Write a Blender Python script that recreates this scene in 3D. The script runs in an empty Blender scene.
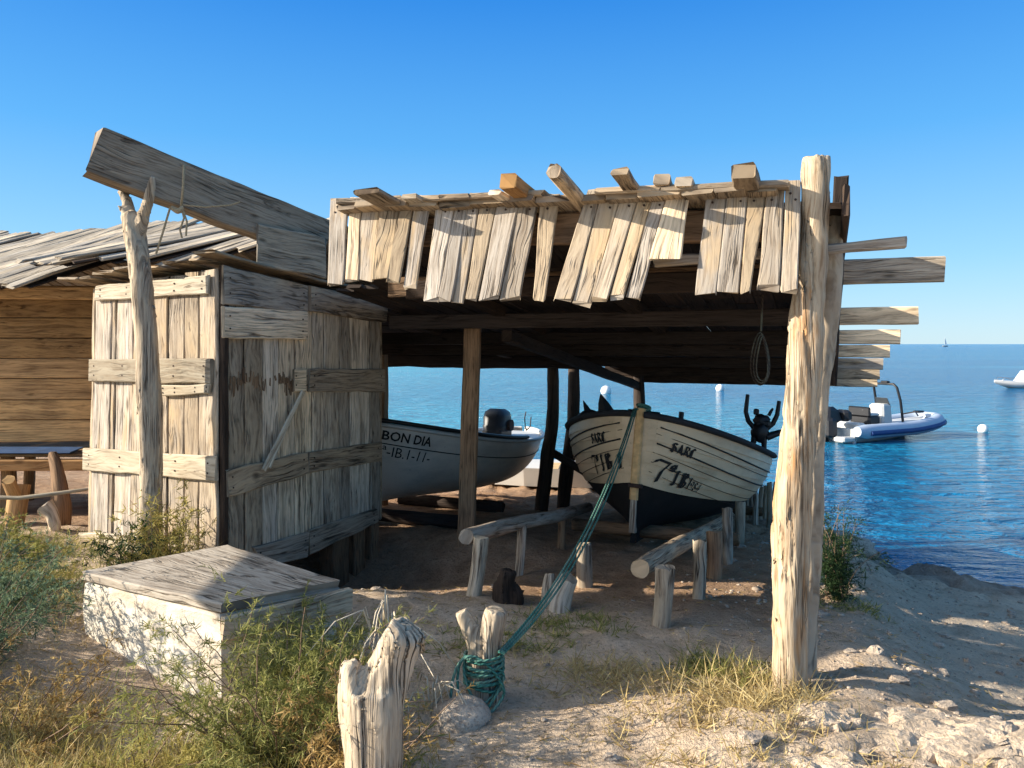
import bpy, math, random
import numpy as np
from mathutils import Vector, Matrix, noise

random.seed(7)
RNG = np.random.default_rng(7)
SC = bpy.context.scene
COL = SC.collection
R = math.radians
CAM_Z = 1.6
F = 760.0            # focal length in pixels of a 1024 wide picture
HOR = 344.0

# ------------------------------------------------------------------ camera
cam_data = bpy.data.cameras.new('camera')
cam = bpy.data.objects.new('camera', cam_data)
COL.objects.link(cam)
cam.location = (0, 0, CAM_Z)
cam.rotation_euler = (R(90), 0, 0)
cam_data.sensor_width = 36
cam_data.lens = 36 * F / 1024
cam_data.shift_y = -(384 - HOR) / 1024
cam_data.clip_start = 0.05
cam_data.clip_end = 60000
SC.camera = cam

# ------------------------------------------------------------------ sky, sun, exposure
SUN_EL, SUN_AZ = 22.0, 5.0          # height of the sun; heading of its light (0 = to the right, + = away)
T = Vector((math.cos(R(SUN_EL)) * math.cos(R(SUN_AZ)), math.cos(R(SUN_EL)) * math.sin(R(SUN_AZ)), -math.sin(R(SUN_EL))))
SKY_GAIN = 5.0
world = bpy.data.worlds.new('World')
SC.world = world
world.use_nodes = True
nt = world.node_tree
bg = nt.nodes['Background']
sky = nt.nodes.new('ShaderNodeTexSky')
sky.sky_type = 'NISHITA'
sky.sun_disc = False
sky.sun_elevation = R(SUN_EL)
sky.sun_rotation = math.atan2(-T.x, -T.y)
sky.air_density = 1.0
sky.dust_density = 0.15
sky.ozone_density = 2.0
hs = nt.nodes.new('ShaderNodeHueSaturation')
hs.inputs['Saturation'].default_value = 1.28
nt.links.new(sky.outputs[0], hs.inputs['Color'])
# clear Mediterranean air: pale at the horizon, deep blue above; greyer, brighter overhead added as neutral fill
wtc = nt.nodes.new('ShaderNodeTexCoord')
wsx = nt.nodes.new('ShaderNodeSeparateXYZ'); nt.links.new(wtc.outputs['Generated'], wsx.inputs[0])
wr = nt.nodes.new('ShaderNodeValToRGB'); nt.links.new(wsx.outputs[2], wr.inputs[0])
els = wr.color_ramp.elements
for _ in range(4): els.new(0.5)
for e_, (p_, c_) in zip(els, ((0.0, (0.50, 0.74, 0.90)), (0.10, (0.29, 0.62, 0.94)), (0.25, (0.105, 0.43, 0.90)), (0.42, (0.024, 0.245, 0.78)), (0.62, (0.10, 0.30, 0.68)), (1.0, (0.22, 0.38, 0.66)))):
    e_.position = p_; e_.color = (*[v * SKY_GAIN for v in c_], 1)
wm = nt.nodes.new('ShaderNodeMix'); wm.data_type = 'RGBA'; wm.inputs[0].default_value = 0.88
nt.links.new(hs.outputs[0], wm.inputs[6]); nt.links.new(wr.outputs[0], wm.inputs[7])
# the half of the sky around the sun is paler and brighter
wdt = nt.nodes.new('ShaderNodeVectorMath'); wdt.operation = 'DOT_PRODUCT'
nt.links.new(wtc.outputs['Generated'], wdt.inputs[0]); wdt.inputs[1].default_value = -T
wgr = nt.nodes.new('ShaderNodeValToRGB'); nt.links.new(wdt.outputs['Value'], wgr.inputs[0])
for e_, (p_, c_) in zip(wgr.color_ramp.elements, ((0.56, 0.0), (1.0, 1.0))):
    e_.position = p_; e_.color = (c_, c_, c_, 1)
wgm = nt.nodes.new('ShaderNodeMix'); wgm.data_type = 'RGBA'
nt.links.new(wgr.outputs[0], wgm.inputs[0]); nt.links.new(wm.outputs[2], wgm.inputs[6])
wgr.color_ramp.interpolation = 'EASE'
wgm.inputs[7].default_value = (*[v * SKY_GAIN for v in (2.2, 2.25, 2.3)], 1)
nt.links.new(wgm.outputs[2], bg.inputs['Color'])
bg.inputs['Strength'].default_value = 0.10
sun_data = bpy.data.lights.new('sun', 'SUN')
sun_data.energy = 5.0
sun_data.angle = R(0.5)
sun_data.color = (1.0, 0.91, 0.77)
sun = bpy.data.objects.new('sun', sun_data)
COL.objects.link(sun)
sun.rotation_euler = T.to_track_quat('-Z', 'Y').to_euler()
SC.view_settings.view_transform = 'Standard'
SC.view_settings.look = 'None'
SC.view_settings.exposure = 1.12
SC.view_settings.gamma = 1.0
SC.view_settings.use_curve_mapping = False

# ------------------------------------------------------------------ frames of reference
def ray(px, py):
    return Vector(((px - 512) / F, 1.0, -(py - HOR) / F))
def P(px, py, d):
    r = ray(px, py)
    return Vector((r.x * d, d, CAM_Z + r.z * d))
PHI = R(22)
U = Vector((math.sin(PHI), math.cos(PHI), 0))       # along the slip, towards the sea
V = Vector((math.cos(PHI), -math.sin(PHI), 0))      # along the front of the shelter
R0 = Vector((1.32, 3.52, 0))
ZV = Vector((0, 0, 1))
def SV(s, v, z=0.0):
    p = R0 + U * s + V * v
    return Vector((p.x, p.y, z))
def on_front(px, py, s):                            # where a sight line meets the plane s = const
    r = ray(px, py)
    d = (s + R0.dot(U)) / (r.x * U.x + r.y * U.y)
    return P(px, py, d)
PHC = R(27)
UC = Vector((math.sin(PHC), math.cos(PHC), 0))
VC = Vector((math.cos(PHC), -math.sin(PHC), 0))
CC = Vector((-2.07, 5.4, 0))
def on_cabin_front(px, py, off=0.0):
    r = ray(px, py)
    d = (CC.dot(UC) - off) / (r.x * UC.x + r.y * UC.y)
    return P(px, py, d)
def on_cabin_side(px, py, off=0.0):
    r = ray(px, py)
    d = (CC.dot(VC) + off) / (r.x * VC.x + r.y * VC.y)
    return P(px, py, d)

# ------------------------------------------------------------------ terrain height
SHORE = [(20, 2.5), (9.0, 6.2), (5.7, 8.3), (4.1, 9.6), (3.75, 10.6), (1.2, 13.2), (-6, 15.5), (-30, 19)]
def shore_q(x, y):                                  # + inland, - at sea
    best, sg = 1e9, 1
    for (ax, ay), (bx, by) in zip(SHORE[:-1], SHORE[1:]):
        dx, dy = bx - ax, by - ay
        t = ((x - ax) * dx + (y - ay) * dy) / (dx * dx + dy * dy)
        t = min(1, max(0, t))
        qx, qy = x - ax - t * dx, y - ay - t * dy
        d = qx * qx + qy * qy
        if d < best:
            best = d
            sg = 1 if (dx * (y - ay) - dy * (x - ax)) > 0 else -1
    return math.sqrt(best) * sg
def smooth(a, b, x):
    t = min(1, max(0, (x - a) / (b - a)))
    return t * t * (3 - 2 * t)
SEA_Z = -1.4
def gz(x, y):
    s = (x - R0.x) * U.x + (y - R0.y) * U.y
    v = (x - R0.x) * V.x + (y - R0.y) * V.y
    z = -0.095 * max(0, s - 0.3)
    z = max(z, -0.95)
    z -= 0.12 * max(0, min(v - 0.35, 3.5)) * smooth(-0.5, 2.0, s)
    z -= 0.16 * smooth(0.25, 1.0, v) * smooth(-0.25, 0.15, s + 0.1 * noise.noise(Vector((x * 2, y * 2, 4))))
    g = math.exp(-(((x + 1.15) / 1.0) ** 2 + ((y - 6.35) / 0.85) ** 2))
    z -= 0.42 * g
    g = math.exp(-(((x + 0.4) / 0.5) ** 2 + ((y - 6.9) / 0.5) ** 2))
    z += 0.22 * g
    z += 0.10 * smooth(-2.0, -4.5, x) * smooth(9, 6, y)
    z -= 0.20 * math.exp(-(((x + 1.75) / 0.75) ** 2 + ((y - 3.55) / 0.55) ** 2))
    z -= 0.30 * smooth(-1.3, 0.4, v) * smooth(3.2, 6.8, s)
    # foreground ledges of soft rock
    led = smooth(0.15, 0.9, x) * smooth(3.75, 3.2, y) * smooth(1.2, 2.2, y)
    n = noise.noise(Vector((x * 1.7 + 3, y * 2.6, 0.3)))
    z += led * (0.05 * math.floor((n + 1) * 3.2) / 3.2 + 0.03 * abs(noise.noise(Vector((x * 5, y * 8, 1.1)))))
    z += 0.05 * noise.noise(Vector((x * 0.9, y * 0.9, 2.0))) + 0.028 * noise.noise(Vector((x * 2.7, y * 2.7, 5.0)))
    z += 0.016 * noise.noise(Vector((x * 7, y * 7, 7.0))) + 0.008 * noise.noise(Vector((x * 15, y * 15, 17.0)))
    z += 0.03 * max(0, noise.noise(Vector((x * 4.1, y * 4.1, 9.0)))) * smooth(0.5, 2.5, s)
    sq = shore_q(x, y)
    if -0.5 < sq < 2.6 or led > 0.05:                # broken plates of rock
        dd, _ = noise.voronoi(Vector((x * 1.5 + .25 * noise.noise(Vector((x * 3, y * 3, 1))), y * 2.1, 0.5)))
        cel = noise.cell(Vector((math.floor(x * 1.5), math.floor(y * 2.1), 3)))
        pl = min(1, (dd[1] - dd[0]) * 4)
        z += (0.07 * smooth(2.6, 1.2, sq) * smooth(-.5, .4, sq) + 0.028 * led) * (pl - .6) + 0.03 * smooth(2.6, 1.2, sq) * noise.noise(Vector((x * 6, y * 6, 2)))
    q = sq + 0.35 * noise.noise(Vector((x * 1.1, y * 1.1, 11))) + 0.12 * noise.noise(Vector((x * 4, y * 4, 12)))
    rim = math.exp(-((q - 0.5) / 0.35) ** 2)
    z += rim * (0.10 + 0.14 * noise.noise(Vector((x * 1.9, y * 1.9, 14))))
    return z * smooth(-0.9, 0.35, q) + (-2.3) * (1 - smooth(-0.9, 0.35, q))
def G(x, y, dz=0.0):
    return Vector((x, y, gz(x, y) + dz))

# ------------------------------------------------------------------ node helpers
def new_mat(name):
    m = bpy.data.materials.new(name)
    m.use_nodes = True
    n = m.node_tree.nodes
    return m, n, m.node_tree.links, n['Principled BSDF']
def mixc(n, l, fac, a, b, mode='MIX'):
    x = n.new('ShaderNodeMix'); x.data_type = 'RGBA'; x.blend_type = mode
    for sock, val in ((x.inputs['Factor'], fac), (x.inputs['A'], a), (x.inputs['B'], b)):
        pass
    ins = [i for i in x.inputs if i.enabled]
    for sock, val in zip(ins, (fac, a, b)):
        if hasattr(val, 'links') or isinstance(val, bpy.types.NodeSocket): l.new(val, sock)
        elif isinstance(val, (int, float)): sock.default_value = val
        else: sock.default_value = (*val, 1) if len(val) == 3 else val
    return [o for o in x.outputs if o.enabled][0]
def mth(n, l, op, a, b=None, clamp=False):
    x = n.new('ShaderNodeMath'); x.operation = op; x.use_clamp = clamp
    for i, val in enumerate((a, b)):
        if val is None: continue
        if isinstance(val, bpy.types.NodeSocket): l.new(val, x.inputs[i])
        else: x.inputs[i].default_value = val
    return x.outputs[0]
def ramp(n, l, src, stops):
    x = n.new('ShaderNodeValToRGB')
    e = x.color_ramp.elements
    while len(e) < len(stops): e.new(0.5)
    for i, (p, c) in enumerate(stops):
        e[i].position = p
        e[i].color = (c, c, c, 1) if isinstance(c, (int, float)) else (*c, 1)
    l.new(src, x.inputs[0])
    return x.outputs[0]
def noise_t(n, l, vec, scale, detail=4, rough=0.55, dist=0.0):
    x = n.new('ShaderNodeTexNoise')
    x.inputs['Scale'].default_value = scale
    x.inputs['Detail'].default_value = detail
    x.inputs['Roughness'].default_value = rough
    x.inputs['Distortion'].default_value = dist
    if vec is not None: l.new(vec, x.inputs['Vector'])
    return x.outputs['Fac']
def mapping(n, l, vec, scale, loc=(0, 0, 0)):
    x = n.new('ShaderNodeMapping')
    x.inputs['Scale'].default_value = scale
    x.inputs['Location'].default_value = loc
    l.new(vec, x.inputs['Vector'])
    return x.outputs[0]

def wood_mat(name, light, grey, dark, crack=0.6, bump=0.6, rough=0.85, stain=None, grain=1.0):
    """Weathered timber: UV runs in metres along (x) and across (y) the grain."""
    m, n, l, bs = new_mat(name)
    uv = n.new('ShaderNodeUVMap').outputs[0]
    at = n.new('ShaderNodeAttribute'); at.attribute_name = 'pv'
    pv = at.outputs['Fac']
    sc = n.new('ShaderNodeCombineXYZ'); sc.inputs[2].default_value = 1
    l.new(mth(n, l, 'ADD', mth(n, l, 'MULTIPLY', pv, -0.5), 1.2), sc.inputs[0])
    l.new(mth(n, l, 'ADD', mth(n, l, 'MULTIPLY', mth(n, l, 'FRACT', mth(n, l, 'MULTIPLY', pv, 3.7)), 0.9), 0.5), sc.inputs[1])
    vm = n.new('ShaderNodeVectorMath'); vm.operation = 'MULTIPLY'; l.new(uv, vm.inputs[0]); l.new(sc.outputs[0], vm.inputs[1])
    uv = vm.outputs[0]
    wv = noise_t(n, l, mapping(n, l, uv, (2.2, 5, 1)), 1.0, 2)
    cmb = n.new('ShaderNodeCombineXYZ')
    l.new(mth(n, l, 'MULTIPLY', mth(n, l, 'SUBTRACT', wv, 0.5), 0.07), cmb.inputs[1])
    va = n.new('ShaderNodeVectorMath'); va.operation = 'ADD'
    l.new(uv, va.inputs[0]); l.new(cmb.outputs[0], va.inputs[1])
    w = va.outputs[0]
    streak = noise_t(n, l, mapping(n, l, w, (1.6, 22 * grain, 1)), 1.0, 5, 0.6)
    fine = noise_t(n, l, mapping(n, l, w, (5, 75 * grain, 1)), 1.0, 4, 0.65)
    blot = noise_t(n, l, mapping(n, l, uv, (2.5, 5, 1), (3, 1, 0)), 1.0, 4, 0.6)
    # long drying cracks
    cn = noise_t(n, l, mapping(n, l, w, (1.1, 30 * grain, 1), (7, 3, 0)), 1.0, 2, 0.5)
    cr = mth(n, l, 'ABSOLUTE', mth(n, l, 'SUBTRACT', cn, 0.5))
    cr = ramp(n, l, cr, [(0.0, 1.0), (0.035, 0.0)])
    cr = mth(n, l, 'MULTIPLY', cr, ramp(n, l, blot, [(0.45, 0.0), (0.6, 1.0)]))
    # knots
    vo = n.new('ShaderNodeTexVoronoi'); vo.inputs['Scale'].default_value = 1.0
    l.new(mapping(n, l, w, (3.0, 8.0, 1), (1, 9, 0)), vo.inputs['Vector'])
    kn = ramp(n, l, vo.outputs['Distance'], [(0.05, 1.0), (0.15, 0.0)])
    sep = n.new('ShaderNodeSeparateColor'); l.new(vo.outputs['Color'], sep.inputs[0])
    kn = mth(n, l, 'MULTIPLY', kn, ramp(n, l, sep.outputs[0], [(0.55, 0.0), (0.6, 1.0)]))
    base = mixc(n, l, ramp(n, l, mth(n, l, 'ADD', mth(n, l, 'MULTIPLY', blot, 0.9), mth(n, l, 'MULTIPLY', mth(n, l, 'FRACT', mth(n, l, 'MULTIPLY', pv, 7.3)), 0.7)), [(0.50, 0.0), (0.95, 1.0)]), light, grey)
    val = n.new('ShaderNodeHueSaturation')
    l.new(base, val.inputs['Color'])
    l.new(mth(n, l, 'ADD', mth(n, l, 'MULTIPLY', pv, 0.75), 0.60), val.inputs['Value'])
    c = val.outputs[0]
    c = mixc(n, l, mth(n, l, 'MULTIPLY', ramp(n, l, streak, [(0.33, 1.0), (0.60, 0.0)]), mth(n, l, 'ADD', mth(n, l, 'MULTIPLY', blot, 1.0), 0.02)), c, dark)
    c = mixc(n, l, mth(n, l, 'MULTIPLY', ramp(n, l, fine, [(0.34, 1.0), (0.52, 0.0)]), 0.7), c, dark)
    if stain:
        sn = noise_t(n, l, mapping(n, l, uv, (1.8, 6, 1), (11, 2, 0)), 1.0, 3, 0.6)
        c = mixc(n, l, ramp(n, l, sn, [(0.54, 0.0), (0.68, 0.85)]), c, stain)
    # gouges and rotten streaks, sparse and with hard edges
    gn = noise_t(n, l, mapping(n, l, w, (3.2, 16 * grain, 1), (17, 5, 0)), 1.0, 4, 0.65)
    g2 = noise_t(n, l, mapping(n, l, uv, (1.3, 3, 1), (2, 14, 0)), 1.0, 2, 0.5)
    go = mth(n, l, 'MULTIPLY', ramp(n, l, gn, [(0.60, 0.0), (0.66, 1.0)]), ramp(n, l, g2, [(0.46, 0.0), (0.60, 1.0)]))
    c = mixc(n, l, mth(n, l, 'MULTIPLY', go, 0.8), c, tuple(x * 0.55 for x in dark))
    cd = tuple(x * 0.25 for x in dark)
    c = mixc(n, l, mth(n, l, 'MULTIPLY', cr, crack), c, cd)
    c = mixc(n, l, mth(n, l, 'MULTIPLY', kn, 0.75), c, tuple(x * 0.5 for x in dark))
    l.new(c, bs.inputs['Base Color'])
    bs.inputs['Roughness'].default_value = rough
    bs.inputs['Specular IOR Level'].default_value = 0.2
    h = mth(n, l, 'ADD', mth(n, l, 'MULTIPLY', streak, 0.7), mth(n, l, 'MULTIPLY', fine, 0.35))
    h = mth(n, l, 'SUBTRACT', h, mth(n, l, 'MULTIPLY', cr, 0.8))
    h = mth(n, l, 'SUBTRACT', h, mth(n, l, 'MULTIPLY', kn, 0.3))
    h = mth(n, l, 'SUBTRACT', h, mth(n, l, 'MULTIPLY', go, 0.7))
    b = n.new('ShaderNodeBump'); b.inputs['Strength'].default_value = bump; b.inputs['Distance'].default_value = 0.012
    l.new(h, b.inputs['Height']); l.new(b.outputs[0], bs.inputs['Normal'])
    return m

M = {}
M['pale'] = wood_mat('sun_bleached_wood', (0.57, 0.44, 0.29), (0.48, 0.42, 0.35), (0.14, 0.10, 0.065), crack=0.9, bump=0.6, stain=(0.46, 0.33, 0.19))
M['cream'] = wood_mat('pale_batten_wood', (0.58, 0.49, 0.35), (0.53, 0.46, 0.35), (0.22, 0.16, 0.10), crack=0.55, bump=0.5)
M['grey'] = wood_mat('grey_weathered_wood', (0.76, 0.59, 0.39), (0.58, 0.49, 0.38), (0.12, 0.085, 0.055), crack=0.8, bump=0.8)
M['roofgrey'] = wood_mat('grey_roof_wood', (0.54, 0.44, 0.31), (0.42, 0.37, 0.30), (0.11, 0.085, 0.06), crack=0.7, bump=0.7)
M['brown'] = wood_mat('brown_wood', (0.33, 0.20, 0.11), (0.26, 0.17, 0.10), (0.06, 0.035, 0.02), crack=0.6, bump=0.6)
M['dark'] = wood_mat('dark_old_and_shaded_wood', (0.070, 0.045, 0.03), (0.05, 0.037, 0.03), (0.018, 0.012, 0.009), crack=0.6, bump=0.6)  # also stands in for shade on the timber under the roof
M['hut'] = wood_mat('orange_brown_wood', (0.60, 0.36, 0.15), (0.46, 0.29, 0.14), (0.12, 0.06, 0.025), crack=0.5, bump=0.5)
M['orange'] = wood_mat('orange_sawn_timber', (0.50, 0.26, 0.08), (0.42, 0.24, 0.10), (0.16, 0.07, 0.02), crack=0.3, bump=0.4)
M['drift'] = wood_mat('driftwood', (0.58, 0.47, 0.33), (0.50, 0.43, 0.34), (0.14, 0.095, 0.06), crack=1.0, bump=1.0, grain=0.8)
M['post'] = wood_mat('peeled_post_wood', (0.58, 0.46, 0.31), (0.49, 0.41, 0.31), (0.18, 0.10, 0.045), crack=0.8, bump=0.9, stain=(0.45, 0.20, 0.05), grain=0.7)
M['beam'] = wood_mat('old_beam_wood', (0.48, 0.36, 0.23), (0.36, 0.29, 0.21), (0.09, 0.06, 0.04), crack=0.9, bump=1.0)
M['polewood'] = wood_mat('bare_pole_wood', (0.56, 0.45, 0.31), (0.42, 0.36, 0.29), (0.16, 0.11, 0.07), crack=0.9, bump=0.9, grain=0.8)

def plain(name, col, rough=0.6, metal=0.0, var=0.15, scale=8, bump=0.0, spec=0.4):
    m, n, l, bs = new_mat(name)
    tc = n.new('ShaderNodeTexCoord').outputs['Object']
    f = noise_t(n, l, tc, scale, 5, 0.6)
    lo = tuple(c * (1 - var) for c in col); hi = tuple(min(1, c * (1 + var)) for c in col)
    l.new(mixc(n, l, ramp(n, l, f, [(0.3, 0.0), (0.7, 1.0)]), lo, hi), bs.inputs['Base Color'])
    bs.inputs['Roughness'].default_value = rough
    bs.inputs['Metallic'].default_value = metal
    bs.inputs['Specular IOR Level'].default_value = spec
    if bump:
        b = n.new('ShaderNodeBump'); b.inputs['Strength'].default_value = bump; b.inputs['Distance'].default_value = 0.01
        l.new(f, b.inputs['Height']); l.new(b.outputs[0], bs.inputs['Normal'])
    return m
M['iron'] = plain('rusty_iron', (0.05, 0.03, 0.022), 0.8, 0.3, 0.4, 40)
M['black'] = plain('black_plastic', (0.012, 0.012, 0.014), 0.45)
M['blackcloth'] = plain('black_canvas', (0.02, 0.021, 0.024), 0.9, var=0.3)
M['darkgrey'] = plain('dark_grey_canvas', (0.045, 0.048, 0.055), 0.85, var=0.3, scale=4, bump=0.3)
M['hull_bottom'] = plain('near_black_hull_bottom', (0.007, 0.006, 0.0055), 0.8, var=0.5)
M['white'] = plain('white_gelcoat', (0.52, 0.51, 0.48), 0.3, var=0.04)
M['bluestripe'] = plain('blue_rubber', (0.015, 0.045, 0.16), 0.5)
M['tube'] = plain('pale_blue_hypalon', (0.36, 0.42, 0.50), 0.5, var=0.06)
M['deckwhite'] = plain('white_deck', (0.52, 0.51, 0.48), 0.5, var=0.08)
M['steel'] = plain('grey_steel', (0.35, 0.36, 0.38), 0.35, 0.9)
M['stemwood'] = plain('worn_tan_stem', (0.62, 0.40, 0.18), 0.7, var=0.3, scale=14, bump=0.3)
M['ink'] = plain('black_lettering', (0.012, 0.011, 0.010), 0.7, var=0.5, scale=30)
M['buoy'] = plain('white_buoy', (0.82, 0.80, 0.74), 0.5, var=0.06)
M['rope_green'] = plain('green_rope', (0.04, 0.17, 0.125), 0.9, var=0.45, scale=120, bump=0.8)
def rope_mat(name, col):
    m, n, l, bs = new_mat(name)
    uv = n.new('ShaderNodeUVMap').outputs[0]
    sp = n.new('ShaderNodeSeparateXYZ'); l.new(uv, sp.inputs[0])
    ph = mth(n, l, 'ADD', mth(n, l, 'MULTIPLY', sp.outputs[0], 210.0), mth(n, l, 'MULTIPLY', sp.outputs[1], 330.0))
    w = mth(n, l, 'ADD', mth(n, l, 'MULTIPLY', mth(n, l, 'SINE', ph), 0.5), 0.5)
    f = noise_t(n, l, mapping(n, l, uv, (3, 3, 1)), 1.0, 3, 0.6)
    c = mixc(n, l, w, tuple(x * 0.45 for x in col), col)
    c = mixc(n, l, ramp(n, l, f, [(0.45, 0.0), (0.75, 0.6)]), c, (0.30, 0.36, 0.28))
    l.new(c, bs.inputs['Base Color']); bs.inputs['Roughness'].default_value = 0.9
    b = n.new('ShaderNodeBump'); b.inputs['Strength'].default_value = 0.7; b.inputs['Distance'].default_value = 0.004
    l.new(w, b.inputs['Height']); l.new(b.outputs[0], bs.inputs['Normal'])
    return m
M['rope_green'] = rope_mat('green_twisted_rope', (0.045, 0.20, 0.15))
M['rope_dark'] = rope_mat('old_dark_rope', (0.07, 0.05, 0.035))
M['rope_tan'] = plain('tan_rope', (0.38, 0.28, 0.16), 0.9, var=0.3, scale=100, bump=0.8)
M['sail'] = plain('white_sail', (0.8, 0.8, 0.78), 0.8, var=0.03)
M['glass'] = plain('tinted_screen', (0.03, 0.035, 0.04), 0.1, var=0.1)
M['bluetarp'] = plain('blue_tarpaulin', (0.03, 0.07, 0.16), 0.6, var=0.3, scale=5)

def hull_mat(name, col, dirt):
    m, n, l, bs = new_mat(name)
    tc = n.new('ShaderNodeTexCoord').outputs['Object']
    a = noise_t(n, l, mapping(n, l, tc, (1.5, 1.5, 5)), 1.0, 6, 0.65)
    c = mixc(n, l, ramp(n, l, a, [(0.45, 0.0), (0.75, 0.75)]), col, dirt)
    b2 = noise_t(n, l, tc, 26, 4, 0.7)
    c = mixc(n, l, ramp(n, l, b2, [(0.62, 0.0), (0.72, 0.6)]), c, tuple(x * 0.5 for x in dirt))
    l.new(c, bs.inputs['Base Color'])
    bs.inputs['Roughness'].default_value = 0.42
    b = n.new('ShaderNodeBump'); b.inputs['Strength'].default_value = 0.15; b.inputs['Distance'].default_value = 0.01
    l.new(a, b.inputs['Height']); l.new(b.outputs[0], bs.inputs['Normal'])
    return m
M['hull_cream'] = hull_mat('cream_hull_paint', (0.70, 0.53, 0.33), (0.36, 0.25, 0.14))
M['hull_grey'] = hull_mat('grey_white_hull_paint', (0.66, 0.62, 0.55), (0.36, 0.35, 0.33))

def white_wash():
    m, n, l, bs = new_mat('worn_whitewash')
    tc = n.new('ShaderNodeTexCoord').outputs['Object']
    a = noise_t(n, l, mapping(n, l, tc, (3, 3, 9)), 1.0, 7, 0.65, 0.4)
    c = mixc(n, l, ramp(n, l, a, [(0.40, 0.0), (0.70, 0.9)]), (0.72, 0.65, 0.53), (0.42, 0.32, 0.21))
    b2 = noise_t(n, l, tc, 14, 6, 0.7)
    c = mixc(n, l, ramp(n, l, b2, [(0.60, 0.0), (0.68, 0.8)]), c, (0.20, 0.15, 0.10))
    l.new(c, bs.inputs['Base Color'])
    bs.inputs['Roughness'].default_value = 0.9
    b = n.new('ShaderNodeBump'); b.inputs['Strength'].default_value = 0.8; b.inputs['Distance'].default_value = 0.02
    l.new(mth(n, l, 'ADD', a, mth(n, l, 'MULTIPLY', b2, 0.5)), b.inputs['Height']); l.new(b.outputs[0], bs.inputs['Normal'])
    return m
M['whitewash'] = white_wash()

def ground_mat():
    m, n, l, bs = new_mat('earth_and_sand')
    tc = n.new('ShaderNodeTexCoord').outputs['Object']
    at = n.new('ShaderNodeAttribute'); at.attribute_name = 'zone'
    sp = n.new('ShaderNodeSeparateColor'); l.new(at.outputs['Color'], sp.inputs[0])
    big = noise_t(n, l, tc, 0.9, 5, 0.6)
    mid = noise_t(n, l, tc, 6, 6, 0.65)
    fin = noise_t(n, l, tc, 45, 5, 0.7)
    grit = noise_t(n, l, tc, 190, 3, 0.7)
    sand = mixc(n, l, ramp(n, l, mid, [(0.35, 0.0), (0.65, 1.0)]), (0.62, 0.46, 0.31), (0.78, 0.62, 0.46))
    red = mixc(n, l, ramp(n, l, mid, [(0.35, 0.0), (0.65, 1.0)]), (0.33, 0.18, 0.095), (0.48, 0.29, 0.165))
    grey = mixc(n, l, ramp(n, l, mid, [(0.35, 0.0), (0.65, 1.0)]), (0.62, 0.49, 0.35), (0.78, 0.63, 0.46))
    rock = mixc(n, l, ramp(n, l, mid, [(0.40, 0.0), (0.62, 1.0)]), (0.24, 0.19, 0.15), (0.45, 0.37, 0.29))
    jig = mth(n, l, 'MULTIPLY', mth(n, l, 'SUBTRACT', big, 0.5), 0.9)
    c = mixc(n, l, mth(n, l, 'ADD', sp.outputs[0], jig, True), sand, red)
    c = mixc(n, l, mth(n, l, 'ADD', sp.outputs[1], mth(n, l, 'MULTIPLY', jig, 0.6), True), c, grey)
    c = mixc(n, l, sp.outputs[2], c, rock)
    c = mixc(n, l, mth(n, l, 'MULTIPLY', ramp(n, l, fin, [(0.30, 1.0), (0.47, 0.0)]), 0.6), c, (0.11, 0.08, 0.055))
    c = mixc(n, l, mth(n, l, 'MULTIPLY', ramp(n, l, mid, [(0.34, 1.0), (0.44, 0.0)]), 0.25), c, (0.18, 0.13, 0.09))
    c = mixc(n, l, mth(n, l, 'MULTIPLY', ramp(n, l, grit, [(0.60, 0.0), (0.72, 1.0)]), 0.45), c, (0.66, 0.60, 0.50))
    sz = n.new('ShaderNodeSeparateXYZ'); l.new(tc, sz.inputs[0])
    wz = n.new('ShaderNodeMapRange'); wz.inputs['From Min'].default_value = -1.22; wz.inputs['From Max'].default_value = -1.02
    wz.inputs['To Min'].default_value = 1; wz.inputs['To Max'].default_value = 0
    l.new(mth(n, l, 'ADD', sz.outputs[2], mth(n, l, 'MULTIPLY', mid, 0.1)), wz.inputs['Value'])
    c = mixc(n, l, mth(n, l, 'MULTIPLY', wz.outputs[0], 0.75), c, (0.06, 0.05, 0.035))
    l.new(c, bs.inputs['Base Color'])
    bs.inputs['Roughness'].default_value = 0.95
    bs.inputs['Specular IOR Level'].default_value = 0.1
    h = mth(n, l, 'ADD', mth(n, l, 'MULTIPLY', mid, 1.6), mth(n, l, 'ADD', mth(n, l, 'MULTIPLY', fin, 0.6), mth(n, l, 'MULTIPLY', grit, 0.18)))
    b = n.new('ShaderNodeBump'); b.inputs['Strength'].default_value = 1.0; b.inputs['Distance'].default_value = 0.07
    l.new(h, b.inputs['Height']); l.new(b.outputs[0], bs.inputs['Normal'])
    return m
M['ground'] = ground_mat()

def rock_mat(name='coastal_rock', lo=(0.30, 0.23, 0.17), hi=(0.52, 0.43, 0.33), pit=(0.13, 0.10, 0.08)):
    m, n, l, bs = new_mat(name)
    tc = n.new('ShaderNodeTexCoord').outputs['Object']
    a = noise_t(n, l, tc, 5, 7, 0.65)
    b2 = noise_t(n, l, tc, 40, 5, 0.7)
    c = mixc(n, l, ramp(n, l, a, [(0.35, 0.0), (0.65, 1.0)]), lo, hi)
    c = mixc(n, l, ramp(n, l, b2, [(0.35, 0.6), (0.5, 0.0)]), c, pit)
    l.new(c, bs.inputs['Base Color']); bs.inputs['Roughness'].default_value = 0.95
    b = n.new('ShaderNodeBump'); b.inputs['Strength'].default_value = 0.9; b.inputs['Distance'].default_value = 0.03
    l.new(mth(n, l, 'ADD', a, mth(n, l, 'MULTIPLY', b2, 0.4)), b.inputs['Height']); l.new(b.outputs[0], bs.inputs['Normal'])
    return m
M['rock'] = rock_mat()

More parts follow.
